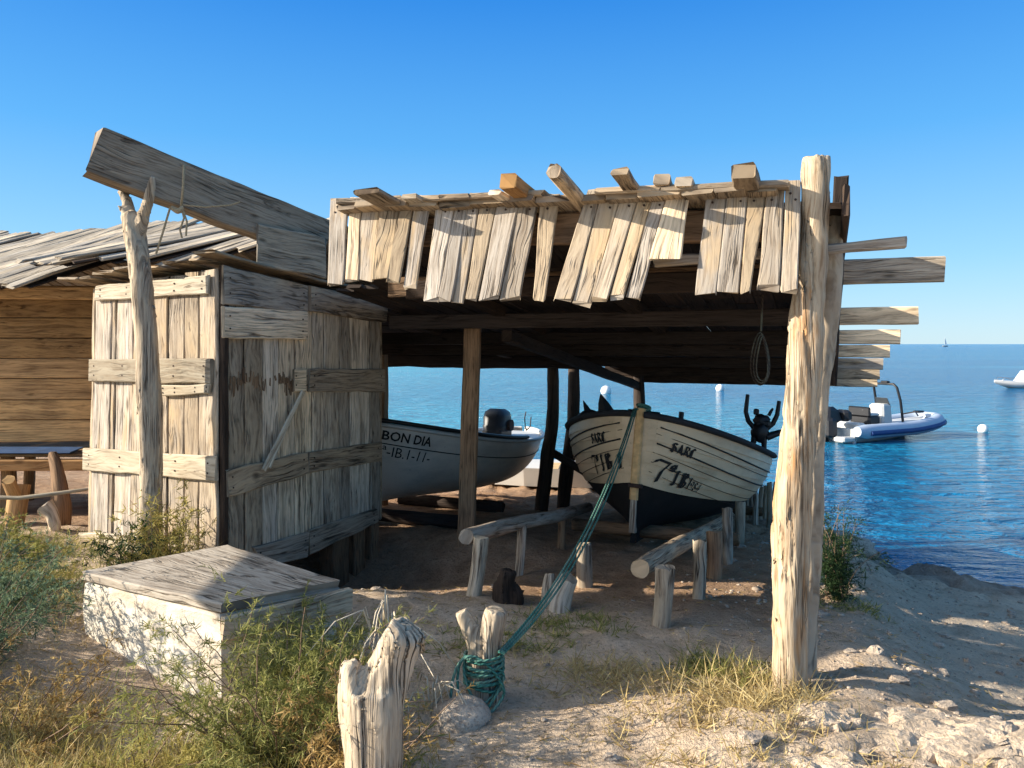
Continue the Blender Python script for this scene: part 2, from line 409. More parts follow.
def sea_mat():
    m, n, l, bs = new_mat('sea_water')
    tc = n.new('ShaderNodeTexCoord').outputs['Object']
    sx = n.new('ShaderNodeSeparateXYZ'); l.new(tc, sx.inputs[0])
    patch = noise_t(n, l, mapping(n, l, tc, (0.010, 0.028, 1)), 1.0, 4, 0.6)
    left = ramp(n, l, mth(n, l, 'ADD', mth(n, l, 'MULTIPLY', sx.outputs[0], -0.012), 0.5), [(0.30, 0.0), (0.72, 1.0)])
    f = mth(n, l, 'ADD', mth(n, l, 'MULTIPLY', left, 0.75), mth(n, l, 'MULTIPLY', ramp(n, l, patch, [(0.42, 0.0), (0.62, 1.0)]), 0.45), True)
    nearm = n.new('ShaderNodeMapRange'); nearm.interpolation_type = 'SMOOTHSTEP'
    nearm.inputs['From Min'].default_value = 14; nearm.inputs['From Max'].default_value = 34
    l.new(sx.outputs[1], nearm.inputs['Value'])
    f = mth(n, l, 'MULTIPLY', f, mth(n, l, 'ADD', mth(n, l, 'MULTIPLY', nearm.outputs[0], .8), .2))
    farm = n.new('ShaderNodeMapRange'); farm.inputs['From Min'].default_value = 70; farm.inputs['From Max'].default_value = 220
    farm.inputs['To Min'].default_value = 1; farm.inputs['To Max'].default_value = 0.25
    l.new(sx.outputs[1], farm.inputs['Value'])
    f = mth(n, l, 'MULTIPLY', f, farm.outputs[0])
    col = mixc(n, l, f, (0.003, 0.115, 0.28), (0.026, 0.35, 0.50))
    l.new(col, bs.inputs['Base Color'])
    bs.inputs['Roughness'].default_value = 0.13
    bs.inputs['IOR'].default_value = 1.33
    bs.inputs['Specular IOR Level'].default_value = 0.32
    w1 = noise_t(n, l, mapping(n, l, tc, (0.8, 2.0, 1)), 1.0, 5, 0.62, 0.4)
    w2 = noise_t(n, l, mapping(n, l, tc, (0.09, 0.30, 1), (4, 2, 0)), 1.0, 3, 0.5)
    h = mth(n, l, 'ADD', mth(n, l, 'MULTIPLY', w1, 1.3), mth(n, l, 'MULTIPLY', w2, 0.8))
    b = n.new('ShaderNodeBump'); b.inputs['Strength'].default_value = 1.0; b.inputs['Distance'].default_value = 0.8
    l.new(h, b.inputs['Height']); l.new(b.outputs[0], bs.inputs['Normal'])
    return m
M['sea'] = sea_mat()

def leaf_mat(name, a, b, c=None, trans=0.35):
    m, n, l, bs = new_mat(name)
    at = n.new('ShaderNodeAttribute'); at.attribute_name = 'pv'
    stops = [(0.0, a), (0.6, b), (1.0, c or b)]
    col = ramp(n, l, at.outputs['Fac'], stops)
    l.new(col, bs.inputs['Base Color'])
    bs.inputs['Roughness'].default_value = 0.7
    bs.inputs['Specular IOR Level'].default_value = 0.2
    tr = n.new('ShaderNodeBsdfTranslucent'); l.new(col, tr.inputs['Color'])
    mx = n.new('ShaderNodeMixShader'); mx.inputs[0].default_value = trans
    l.new(bs.outputs[0], mx.inputs[1]); l.new(tr.outputs[0], mx.inputs[2])
    l.new(mx.outputs[0], n['Material Output'].inputs['Surface'])
    return m
M['leaf_blue'] = leaf_mat('blue_green_leaves', (0.065, 0.105, 0.06), (0.14, 0.20, 0.115), (0.30, 0.32, 0.14))
M['leaf_green'] = leaf_mat('olive_green_leaves', (0.11, 0.125, 0.035), (0.25, 0.25, 0.07), (0.50, 0.43, 0.16))
M['leaf_yellow'] = leaf_mat('yellow_green_leaves', (0.21, 0.185, 0.05), (0.42, 0.35, 0.10), (0.60, 0.49, 0.21))
M['leaf_rust'] = leaf_mat('dry_rusty_leaves', (0.24, 0.145, 0.05), (0.44, 0.30, 0.11), (0.58, 0.45, 0.20))
M['leaf_dark'] = leaf_mat('dark_green_leaves', (0.015, 0.035, 0.012), (0.035, 0.07, 0.024), (0.07, 0.10, 0.04))
M['straw'] = leaf_mat('dry_straw', (0.30, 0.21, 0.08), (0.52, 0.40, 0.18), (0.62, 0.53, 0.30))
M['twig'] = plain('dry_twig', (0.20, 0.13, 0.08), 0.9, var=0.3)
M['paletwig'] = plain('pale_dry_twig', (0.52, 0.44, 0.32), 0.9, var=0.2)

# ------------------------------------------------------------------ mesh builder
def link(o, parent=None):
    COL.objects.link(o)
    if parent is not None: o.parent = parent
    return o
def empty(name, loc, rz=0.0):
    o = bpy.data.objects.new(name, None)
    o.empty_display_size = 0.1
    COL.objects.link(o)
    o.location = loc
    o.rotation_euler = (0, 0, rz)
    return o
def tag(o, label, cat, group=None):
    o['label'] = label; o['category'] = cat
    if group: o['group'] = group
    return o

class MB:
    def __init__(self):
        self.v, self.f, self.uv, self.pv, self.mi, self.sm = [], [], [], [], [], []
    def add(self, verts, faces, uvs=None, pv=None, mi=0, sm=False):
        o = len(self.v)
        pv = random.random() if pv is None else pv
        self.v += [tuple(p) for p in verts]
        for i, f in enumerate(faces):
            self.f.append([o + k for k in f])
            self.uv += (uvs[i] if uvs else [(0, 0)] * len(f))
            self.pv.append(pv); self.mi.append(mi); self.sm.append(sm)
    def loft(self, rings, closed=True, caps=True, uvscale=1.0, pv=None, mi=0, sm=True, us=None):
        """rings of equal length; u runs over the rings, v round each ring, in metres."""
        n, k = len(rings), len(rings[0])
        ru, rv = random.uniform(0, 60), random.uniform(0, 60)
        if us is None:
            us = [0.0]
            for i in range(1, n): us.append(us[-1] + (Vector(rings[i][0]) - Vector(rings[i - 1][0])).length)
        mid = rings[n // 2]
        vs = [0.0]
        for j in range(k):
            vs.append(vs[-1] + (Vector(mid[(j + 1) % k]) - Vector(mid[j])).length)
        verts = [p for r in rings for p in r]
        faces, uvs = [], []
        for i in range(n - 1):
            for j in range(k if closed else k - 1):
                a, b = i * k + j, i * k + (j + 1) % k
                faces.append((a, b, b + k, a + k))
                uvs.append([(ru + us[i], rv + vs[j]), (ru + us[i], rv + vs[j + 1]), (ru + us[i + 1], rv + vs[j + 1]), (ru + us[i + 1], rv + vs[j])])
        pv = random.random() if pv is None else pv
        self.add(verts, faces, uvs, pv, mi, sm)
        if caps:
            for r, rev in ((rings[0], True), (rings[-1], False)):
                c = sum((Vector(p) for p in r), Vector()) / k
                e1 = (Vector(r[0]) - c).normalized()
                e2 = Vector((0, 0, 1)).cross(e1)
                if e2.length < 0.1: e2 = Vector((1, 0, 0)).cross(e1)
                vv = [Vector(p) for p in r]
                uvc = [(ru + (p - c).dot(e1) * 0.4, rv + (p - c).dot(e2) * 0.4 + 0.37) for p in vv]
                idx = list(range(k))
                if rev: idx.reverse(); uvc.reverse()
                self.add(vv, [idx], [uvc], pv * 0.6, mi, False)
    def plank(self, a_lo, a_hi, b_lo, b_hi, th, nrm, seg=5, wob=0.006, warp=0.006, rag=0.01, pv=None, mi=0):
        """A board from end a to end b; each end is given by its lower and upper edge; nrm = face direction."""
        a_lo, a_hi, b_lo, b_hi = (Vector(x) for x in (a_lo, a_hi, b_lo, b_hi))
        nrm = Vector(nrm).normalized()
        sd = random.uniform(0, 500)
        ax = ((b_lo + b_hi) - (a_lo + a_hi)).normalized()
        L = ((b_lo + b_hi) * .5 - (a_lo + a_hi) * .5).length
        seg = max(2, seg)
        rings = []
        jit = [[random.uniform(-rag, rag) for _ in range(8)] for _ in range(2)]
        for i in range(seg + 1):
            t = i / seg
            lo = a_lo.lerp(b_lo, t); hi = a_hi.lerp(b_hi, t)
            w = (hi - lo); wl = w.length; wd = w / wl
            lo = lo + wd * wob * noise.noise(Vector((sd, t * L * 4, 0))) * 1.5
            hi = hi + wd * wob * noise.noise(Vector((sd + 9, t * L * 4, 0))) * 1.5
            off = nrm * warp * noise.noise(Vector((sd + 20, t * L * 1.5, 0))) * 2
            ch = min(th * 0.3, wl * 0.2, 0.008)
            h = nrm * (th / 2)
            c = nrm * ch
            e = wd * ch
            pts = [lo + e - h, hi - e - h, hi - h + c, hi + h - c, hi - e + h, lo + e + h, lo + h - c, lo - h + c]
            pts = [p + off for p in pts]
            if i == 0: pts = [p + ax * jit[0][k] for k, p in enumerate(pts)]
            if i == seg: pts = [p + ax * jit[1][k] for k, p in enumerate(pts)]
            rings.append(pts)
        self.loft(rings, pv=pv, mi=mi, sm=False)
    def bar(self, p0, p1, w, th, nrm=(0, 0, 1), **kw):
        """Straight timber of width w (across nrm) and thickness th (along nrm)."""
        p0, p1, nrm = Vector(p0), Vector(p1), Vector(nrm)
        ax = (p1 - p0).normalized()
        nrm = (nrm - ax * nrm.dot(ax)).normalized()
        sd = nrm.cross(ax)
        self.plank(p0 - sd * w / 2, p0 + sd * w / 2, p1 - sd * w / 2, p1 + sd * w / 2, th, nrm, **kw)
    def log(self, pts, rad, sides=14, knob=0.12, seg=None, pv=None, mi=0, ridge=0.06, sm=True, rag=0.01):
        pts = [Vector(p) for p in pts]
        sd = random.uniform(0, 500)
        n = len(pts)
        out = []
        sub = seg or 5
        for i in range(n - 1):                        # Catmull-Rom through the points
            p0 = pts[max(i - 1, 0)]; p1 = pts[i]; p2 = pts[i + 1]; p3 = pts[min(i + 2, n - 1)]
            for k in range(sub):
                t = k / sub
                q = 0.5 * ((2 * p1) + (p2 - p0) * t + (2 * p0 - 5 * p1 + 4 * p2 - p3) * t * t + (3 * p1 - p0 - 3 * p2 + p3) * t ** 3)
                out.append((q, rad[i] * (1 - t) + rad[i + 1] * t))
        out.append((pts[-1], rad[-1]))
        ref = Vector((0, 0, 1)) if abs((pts[-1] - pts[0]).normalized().z) < 0.8 else Vector((0, 1, 0))
        rings, d = [], 0.0
        for i, (q, r) in enumerate(out):
            ax = (out[min(i + 1, len(out) - 1)][0] - out[max(i - 1, 0)][0]).normalized()
            e1 = (ref - ax * ref.dot(ax)).normalized(); e2 = ax.cross(e1)
            if i: d += (q - out[i - 1][0]).length
            ring = []
            for k in range(sides):
                a = k / sides * math.tau
                ca, sa = math.cos(a), math.sin(a)
                rr = r * (1 + knob * noise.noise(Vector((ca * 1.2 + sd, sa * 1.2, d * 3))) + ridge * noise.noise(Vector((ca * 4 + sd, sa * 4, d * 0.8))))
                p = q + e1 * ca * rr + e2 * sa * rr
                if i in (0, len(out) - 1): p += ax * random.uniform(-rag, rag)
                ring.append(p)
            rings.append(ring)
        self.loft(rings, pv=pv, mi=mi, sm=sm)
    def tube(self, pts, r, sides=8, pv=None, mi=0, caps=True):
        pts = [Vector(p) for p in pts]
        rings = []
        e_prev = None
        for i, q in enumerate(pts):
            ax = (pts[min(i + 1, len(pts) - 1)] - pts[max(i - 1, 0)]).normalized()
            if e_prev is None:
                ref = Vector((0, 0, 1)) if abs(ax.z) < 0.8 else Vector((1, 0, 0))
            else: ref = e_prev
            e1 = (ref - ax * ref.dot(ax)).normalized(); e2 = ax.cross(e1); e_prev = e1
            rr = r[i] if isinstance(r, (list, tuple)) else r
            rings.append([q + (e1 * math.cos(a) + e2 * math.sin(a)) * rr for a in (k / sides * math.tau for k in range(sides))])
        self.loft(rings, pv=pv, mi=mi, caps=caps)
    def box(self, c, sx, sy, sz, ch=0.01, rz=0.0, mi=0, pv=None, taper=1.0):
        c = Vector(c); m = Matrix.Rotation(rz, 3, 'Z')
        rings = []
        def rect(hx, hy, z, cc):
            pts = [(-hx + cc, -hy), (hx - cc, -hy), (hx, -hy + cc), (hx, hy - cc), (hx - cc, hy), (-hx + cc, hy), (-hx, hy - cc), (-hx, -hy + cc)]
            return [c + m @ Vector((x, y, z)) for x, y in pts]
        hx, hy, hz = sx / 2, sy / 2, sz / 2
        for z, k, t in ((-hz, ch, 1), (-hz + ch, 0, 1), (hz - ch, 0, taper), (hz, ch, taper)):
            rings.append(rect(hx * t - k, hy * t - k, z, ch))
        self.loft(rings, pv=pv, mi=mi, sm=False)
    def ball(self, c, rx, ry, rz, nu=16, nv=10, mi=0, sd=None, lump=0.0, lf=1.5, sm=True):
        c = Vector(c); rings = []
        for i in range(1, nv):
            th = math.pi * i / nv
            ring = []
            for k in range(nu):
                a = k / nu * math.tau
                d = Vector((math.sin(th) * math.cos(a), math.sin(th) * math.sin(a), -math.cos(th)))
                q = 1.0 + (lump * noise.fractal(d * lf + Vector((sd or 0, 0, 0)), 0.8, 2.0, 4) if lump else 0)
                ring.append(c + Vector((d.x * rx * q, d.y * ry * q, d.z * rz * q)))
            rings.append(ring)
        self.loft(rings, mi=mi, sm=sm)
    def nail(self, p, nrm, r=0.006):
        p, nrm = Vector(p), Vector(nrm).normalized()
        ref = Vector((0, 0, 1)) if abs(nrm.z) < 0.8 else Vector((1, 0, 0))
        e1 = nrm.cross(ref).normalized(); e2 = nrm.cross(e1)
        rg = [[p + nrm * o + (e1 * math.cos(a) + e2 * math.sin(a)) * r for a in (k / 6 * math.tau for k in range(6))] for o in (-0.003, 0.003)]
        self.loft(rg, mi=1, sm=False)
    def build(self, name, mats, parent=None, origin=None):
        me = bpy.data.meshes.new(name)
        o = Vector(origin) if origin is not None else Vector()
        if parent is not None and origin is None: o = Vector(parent.location) if parent.parent is None else o
        vv = self.v
        if o.length > 0: vv = [(x - o.x, y - o.y, z - o.z) for x, y, z in vv]
        me.from_pydata(vv, [], self.f)
        uvl = me.uv_layers.new(name='UVMap')
        uvl.data.foreach_set('uv', np.array(self.uv, dtype=np.float32).ravel())
        at = me.attributes.new('pv', 'FLOAT', 'FACE')
        at.data.foreach_set('value', np.array(self.pv, dtype=np.float32))
        mats = mats if isinstance(mats, (list, tuple)) else [mats]
        for m in mats: me.materials.append(m)
        me.polygons.foreach_set('material_index', np.array(self.mi, dtype=np.int32))
        me.polygons.foreach_set('use_smooth', np.array(self.sm, dtype=bool))
        me.update()
        ob = bpy.data.objects.new(name, me)
        COL.objects.link(ob)
        if parent is not None:
            ob.parent = parent
        if origin is not None and parent is None: ob.location = o
        return ob
# Parts are modelled in world metres; a thing's Empty stands at its base and its parts are shifted into its frame.
def part(mb, name, mats, root, sub=None):
    ob = mb.build(name, mats, None)
    base = Vector(root.location)
    ob.data.transform(Matrix.Translation(-base))
    ob.parent = sub if sub is not None else root
    return ob
def whole(mb, name, mats, base):
    return mb.build(name, mats, None, origin=base)

def fuse(mb, name, mat, base, voxel=0.008, rough=0.010, vs=0.10):
    """Merge overlapping logs into one weathered skin with long grooves; UV: length, girth in metres."""
    tmp = mb.build('tmp', mat)
    md = tmp.modifiers.new('r', 'REMESH'); md.mode = 'VOXEL'; md.voxel_size = voxel; md.use_smooth_shade = True
    sm = tmp.modifiers.new('s', 'SMOOTH'); sm.iterations = 4; sm.factor = 0.5
    dg = bpy.context.evaluated_depsgraph_get()
    me = bpy.data.meshes.new_from_object(tmp.evaluated_get(dg))
    old = tmp.data
    bpy.data.objects.remove(tmp); bpy.data.meshes.remove(old)
    me.name = name
    b0 = Vector(base)
    for v in me.vertices:
        p = v.co
        g = noise.noise(Vector((p.x * 30, p.y * 30, p.z * 4))) * 0.7 + noise.noise(Vector((p.x * 80, p.y * 80, p.z * 9))) * 0.35
        k = noise.noise(Vector((p.x * 12 + 5, p.y * 12, p.z * 9)))
        crack = max(0.0, 0.09 - abs(noise.noise(Vector((p.x * 18 + 9, p.y * 18, p.z * 1.6))))) * 11
        v.co = p + v.normal * (rough * (g + 0.8 * k) - rough * 2.0 * crack) - b0
    for a in list(me.attributes):
        if a.name == 'pv': me.attributes.remove(a)
    at = me.attributes.new('pv', 'FLOAT', 'FACE')
    at.data.foreach_set('value', np.full(len(me.polygons), 0.45, np.float32))
    uvl = me.uv_layers[0] if me.uv_layers else me.uv_layers.new(name='UVMap')
    uvl.name = 'UVMap'
    co = np.empty(len(me.vertices) * 3, np.float32); me.vertices.foreach_get('co', co); co = co.reshape(-1, 3)
    li = np.empty(len(me.loops), np.int32); me.loops.foreach_get('vertex_index', li)
    q = co[li]
    uv = np.column_stack([q[:, 2] + 3.3, np.arctan2(q[:, 0], -q[:, 1]) * vs + q[:, 0] * .4 + 7]).astype(np.float32)
    uvl.data.foreach_set('uv', uv.ravel())
    me.materials.clear(); me.materials.append(mat)
    me.polygons.foreach_set('use_smooth', np.ones(len(me.polygons), bool))
    me.update()
    o = bpy.data.objects.new(name, me); COL.objects.link(o); o.location = b0
    return o

def blade_mesh(name, Pn, Dn, L, W, mat, pv, bend=0.25, rng=RNG):
    n = len(Pn)
    Pn = np.asarray(Pn, float); Dn = np.asarray(Dn, float)
    Dn = Dn / np.linalg.norm(Dn, axis=1, keepdims=True)
    rnd = rng.normal(size=(n, 3))
    S = np.cross(Dn, rnd); S /= np.linalg.norm(S, axis=1, keepdims=True) + 1e-9
    L = np.broadcast_to(L, (n,))[:, None]; W = np.broadcast_to(W, (n,))[:, None]
    bv = rng.normal(size=(n, 3)) * bend; bv[:, 2] -= bend * 0.6
    midp = Pn + Dn * L * 0.5 + bv * L * 0.25
    tip = Pn + Dn * L + bv * L
    vs = np.stack([Pn - S * W / 2, Pn + S * W / 2, midp + S * W * 0.5, midp - S * W * 0.5, tip], axis=1).reshape(-1, 3)
    base = (np.arange(n) * 5)[:, None]
    loops = (base + np.array([0, 1, 2, 3, 3, 2, 4])[None]).ravel()
    me = bpy.data.meshes.new(name)
    me.vertices.add(5 * n); me.vertices.foreach_set('co', vs.astype(np.float32).ravel())
    me.loops.add(7 * n); me.loops.foreach_set('vertex_index', loops.astype(np.int32))
    me.polygons.add(2 * n)
    st = (np.arange(n) * 7)[:, None] + np.array([0, 4])[None]
    me.polygons.foreach_set('loop_start', st.ravel().astype(np.int32))
    at = me.attributes.new('pv', 'FLOAT', 'FACE')
    at.data.foreach_set('value', np.repeat(np.broadcast_to(pv, (n,)), 2).astype(np.float32))
    me.materials.append(mat)
    me.update(); me.validate()
    ob = bpy.data.objects.new(name, me); COL.objects.link(ob)
    return ob

# ================================================================== SETTING
def build_ground():
    def axis(lo, hi, a, b, fine, coarse):
        x = lo; out = []
        while x < hi:
            out.append(x)
            x += fine if a <= x <= b else coarse
        out.append(hi)
        return out
    xs = axis(-30, 24, -5.0, 6.5, 0.045, 0.4)
    ys = axis(-8, 20, 1.5, 11.0, 0.045, 0.3)
    nx = len(xs)
    verts = [(x, y, gz(x, y)) for y in ys for x in xs]
    faces = [(j * nx + i, j * nx + i + 1, (j + 1) * nx + i + 1, (j + 1) * nx + i) for j in range(len(ys) - 1) for i in range(nx - 1)]
    me = bpy.data.meshes.new('ground')
    me.from_pydata(verts, [], faces)
    ca = me.color_attributes.new('zone', 'FLOAT_COLOR', 'POINT')
    cols = np.zeros((len(verts), 4), np.float32); cols[:, 3] = 1
    for i, (x, y, z) in enumerate(verts):
        s = (x - R0.x) * U.x + (y - R0.y) * U.y
        v = (x - R0.x) * V.x + (y - R0.y) * V.y
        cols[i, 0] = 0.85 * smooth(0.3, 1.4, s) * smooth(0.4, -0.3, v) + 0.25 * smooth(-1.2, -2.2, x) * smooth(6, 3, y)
        cols[i, 1] = 0.9 * smooth(0.2, 1.0, v) * smooth(-0.1, 0.5, s)
        cols[i, 2] = smooth(1.3, 0.5, shore_q(x, y) + 0.4 * noise.noise(Vector((x, y, 3))))
    ca.data.foreach_set('color', cols.ravel())
    me.polygons.foreach_set('use_smooth', np.ones(len(faces), bool))
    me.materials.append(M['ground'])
    o = bpy.data.objects.new('ground', me); COL.objects.link(o)
    o['kind'] = 'structure'
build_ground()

def build_sea():
    me = bpy.data.meshes.new('sea')
    E = 30000
    me.from_pydata([(-E, 4, SEA_Z), (E, 4, SEA_Z), (E, E, SEA_Z), (-E, E, SEA_Z)], [], [(0, 1, 2, 3)])
    me.materials.append(M['sea'])
    o = bpy.data.objects.new('sea', me); COL.objects.link(o)
    o['kind'] = 'structure'
build_sea()

# ================================================================== BOAT SHELTER
def zdeck(s):
    if s < 0.1: return 2.36 - 0.155 * s
    if s < 1.0: return 2.345 - 0.25 * (s - 0.1)
    return 2.12 - 0.139 * (s - 1.0)
def ztilt(s, v): return -0.034 * (v + 2.44) * (1 - smooth(0.1, 1.0, s))
def zpur(s): return 2.10 - 0.137 * s
shelter = empty('boat_shelter', (R0.x, R0.y, gz(R0.x, R0.y)))
tag(shelter, 'open timber boat shelter with a low sloping plank roof and ragged front boards', 'boat shelter')

def pf(b, name, mat, vox, rough):
    o = fuse(b, name, mat, shelter.location, vox, rough)
    o.parent = shelter; o.location = (0, 0, 0)
    return o
def shelter_posts():
    # front pair of pale peeled trunks
    b = MB()
    b.log([P(789, 705, 3.50), P(790, 640, 3.50), P(790, 535, 3.50), P(802, 400, 3.5), P(806, 330, 3.5), P(812, 270, 3.49), P(816, 200, 3.48), P(817, 157, 3.48)],
          [0.080, 0.074, 0.084, 0.082, 0.080, 0.064, 0.062, 0.060], sides=24, knob=0.10, ridge=0.10, seg=8)
    pf(b, 'post', M['post'], 0.011, 0.008)
    b = MB()
    b.log([P(802, 690, 3.70), P(804, 600, 3.70), P(808, 530, 3.72), P(812, 450, 3.74), P(818, 380, 3.74), P(824, 342, 3.74), P(831, 285, 3.72), P(832, 203, 3.70)],
          [0.072, 0.066, 0.068, 0.062, 0.064, 0.058, 0.056, 0.042], sides=18, knob=0.12, ridge=0.08, seg=8)
    pf(b, 'post', M['polewood'], 0.013, 0.006)
    b = MB()                                                     # squared brown post between the bays
    g = P(466, 530, 6.8); g.z = gz(g.x, g.y) - 0.1
    b.bar(g, P(473, 320, 6.8), 0.145, 0.12, nrm=(0.1, 1, 0), seg=14, wob=0.004, warp=0.003)
    part(b, 'post', M['brown'], shelter)
    for (xb, yb, xt, yt, d, r) in ((541, 512, 553, 368, 9.6, 0.085), (562, 508, 574, 370, 9.9, 0.085)):
        b = MB()
        g = P(xb, yb, d); g.z = gz(g.x, g.y) - 0.1
        tp = P(xt, yt - 8, d)
        b.log([g, g.lerp(tp, .35) + Vector((.02, 0, 0)), g.lerp(tp, .62) + Vector((.05, 0, 0)), tp], [r, r * 1.05, r * 0.95, r * 0.85], sides=14, knob=.2)
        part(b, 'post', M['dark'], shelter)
    for s, v in ((7.2, -2.35), (7.2, 0.05), (4.9, -6.0)):
        b = MB()
        p = SV(s, v)
        b.log([(p.x, p.y, gz(p.x, p.y) - 0.1), (p.x + 0.03, p.y, 0.4), (p.x, p.y, zpur(s) + 0.06)], [0.09, 0.085, 0.08], sides=12)
        part(b, 'post', M['dark'], shelter)
    b = MB()
    g = P(381, 480, 9.3); g.z = gz(g.x, g.y) - 0.1
    b.bar(g, P(381, 345, 9.3), 0.14, 0.12, nrm=(0.3, 1, 0), seg=10, wob=0.01)
    part(b, 'post', M['brown'], shelter)
    b = MB()
    b.bar(P(545, 448, 9.75), P(640, 505, 9.6), 0.10, 0.07, nrm=(0, 1, 0))
    part(b, 'brace', M['dark'], shelter)
shelter_posts()

def shelter_roof():
    # purlins along the front direction, with ends that stick out beyond the roof on the right
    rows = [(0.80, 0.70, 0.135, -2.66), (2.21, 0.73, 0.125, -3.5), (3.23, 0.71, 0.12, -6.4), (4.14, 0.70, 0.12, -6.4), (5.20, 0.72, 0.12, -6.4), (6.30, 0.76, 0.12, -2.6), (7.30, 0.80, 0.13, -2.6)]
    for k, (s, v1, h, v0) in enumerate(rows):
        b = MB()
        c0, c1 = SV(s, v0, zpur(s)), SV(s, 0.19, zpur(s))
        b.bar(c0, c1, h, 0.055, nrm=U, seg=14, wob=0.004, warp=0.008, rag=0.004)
        part(b, 'purlin', M['brown'] if k == 0 else M['dark'], shelter)  # inner length darkened to stand in for roof shade; outer ends stay grey
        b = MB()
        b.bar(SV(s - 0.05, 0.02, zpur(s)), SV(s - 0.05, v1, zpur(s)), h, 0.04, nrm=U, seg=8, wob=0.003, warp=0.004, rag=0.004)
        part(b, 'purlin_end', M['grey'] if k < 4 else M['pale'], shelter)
    b = MB()                                                      # narrow sawn batten above the first purlin end
    b.bar(on_front(655, 262, 0.10), on_front(906, 243, 0.10), 0.05, 0.05, nrm=U, seg=10)
    part(b, 'batten', M['pale'], shelter)
    # header behind the front boards
    b = MB(); b.bar(SV(0.06, -2.44, 2.25), SV(0.06, 0.12, 2.16), 0.16, 0.06, nrm=U, seg=10)
    part(b, 'header_beam', M['brown'], shelter)
    b = MB(); b.bar(SV(0.35, -2.25, 1.93), SV(0.35, 0.05, 1.93), 0.11, 0.07, nrm=U, seg=12)
    part(b, 'header_beam', M['dark'], shelter)
    # rafters along the slope
    for v, mk in ((-3.55, 'dark'), (-2.42, 'dark'), (-1.25, 'dark'), (0.02, 'dark')):
        b = MB()
        s1 = 7.35 if v > -2.6 else 5.25
        z0 = lambda s: zdeck(s) - 0.075
        sa = 2.5 if v < -3 else 1.0
        b.bar(SV(sa, v, z0(sa)), SV(s1, v, z0(s1)), 0.10, 0.09, nrm=(0, 0, 1), seg=14)
        part(b, 'rafter', M[mk], shelter)
    b = MB()                                                      # heavy beam carrying the edge between the bays
    b.bar(SV(2.2, -2.36, zpur(2.2) - 0.13), SV(7.45, -2.36, zpur(7.45) - 0.12), 0.10, 0.09, nrm=V, seg=14, wob=0.01)
    part(b, 'beam', M['dark'], shelter)
    b = MB(); b.bar(SV(5.28, -6.4, zpur(5.28) + .04), SV(5.28, -2.4, zpur(5.28) + .04), 0.26, 0.03, nrm=U, seg=12, wob=.012)
    part(b, 'rear_board', M['dark'], shelter)
    b = MB()
    for (sa, sb_) in ((-0.1, 1.0), (1.0, 7.45)):
        b.bar(SV(sa, 0.21, zdeck(sa) - 0.05 + ztilt(sa, .2)), SV(sb_, 0.21, zdeck(sb_) - 0.05), 0.15, 0.03, nrm=V, seg=10)
    b.bar(P(842, 177, 3.78), P(829, 384, 3.9), 0.07, 0.04, nrm=U, seg=10)
    part(b, 'barge_board', M['dark'], shelter)
    # deck boards, running down the slope; their lighter front ends form the eave
    b = MB(); eb = MB()
    v = 0.22
    while v > -6.3:
        w = random.uniform(0.13, 0.21)
        if v > -2.42: s0, s1 = (-0.13 + random.uniform(-0.03, 0.03) if v < 0.02 else 0.11), 7.45 + random.uniform(-0.08, 0.08)
        elif v > -3.6: s0, s1 = (0.3 if v > -2.8 else 0.9 if v > -3.1 else 1.5) + random.uniform(-0.1, 0.1), 5.3 + random.uniform(-0.08, 0.08)
        else: s0, s1 = (2.45 if v > -4.1 else 2.95), 5.3 + random.uniform(-0.08, 0.08)
        if s1 > 6 and v < -2.35: s1 = 5.3
        gap = random.choice((0.001, 0.001, 0.002, 0.003, 0.005, 0.012))
        cuts = [s0] + ([0.1] if s0 < 0.1 else []) + [1.0, s0 + random.uniform(1.9, 2.6), s1 - random.uniform(1.6, 2.4), s1] if s0 < 0.2 else [s0, max(s0 + .3, 1.0), s1]
        for i in range(len(cuts) - 1):
            a, e = cuts[i] + (0.006 if i else 0), cuts[i + 1] - 0.006
            dz = random.uniform(-0.004, 0.008)
            A, E = SV(a, v - w / 2, zdeck(a) + dz + ztilt(a, v)), SV(e, v - w / 2, zdeck(e) + dz + ztilt(e, v))
            (eb if e < 0.12 else b).bar(A, E, w - gap, 0.032, nrm=(0, 0, 1), seg=5, wob=0.003, warp=0.004, rag=0.012)
        v -= w
    part(eb, 'eave_board', M['beam'], shelter)
    part(b, 'roof_deck', M['dark'], shelter)  # deck colour kept near black to imitate the shade under the roof
    # boards nailed down the front edge of the roof as a kerb
    b = MB()
    v = -0.03
    while v > -2.40:
        w = random.uniform(0.16, 0.42)
        if not (-1.18 < v - w / 2 < -1.02):
            v2 = max(v - w, -2.44)
            A = SV(-0.09, v, zdeck(-0.09) + 0.030 + ztilt(0, v)); E = SV(-0.09, v2, zdeck(-0.09) + 0.030 + ztilt(0, v2))
            b.bar(A, E, 0.12, 0.032, nrm=(0, 0, 1), seg=4, rag=0.01, wob=0.012, warp=0.004)
        v -= w + 0.006
    part(b, 'edge_board', M['beam'], shelter)
shelter_roof()

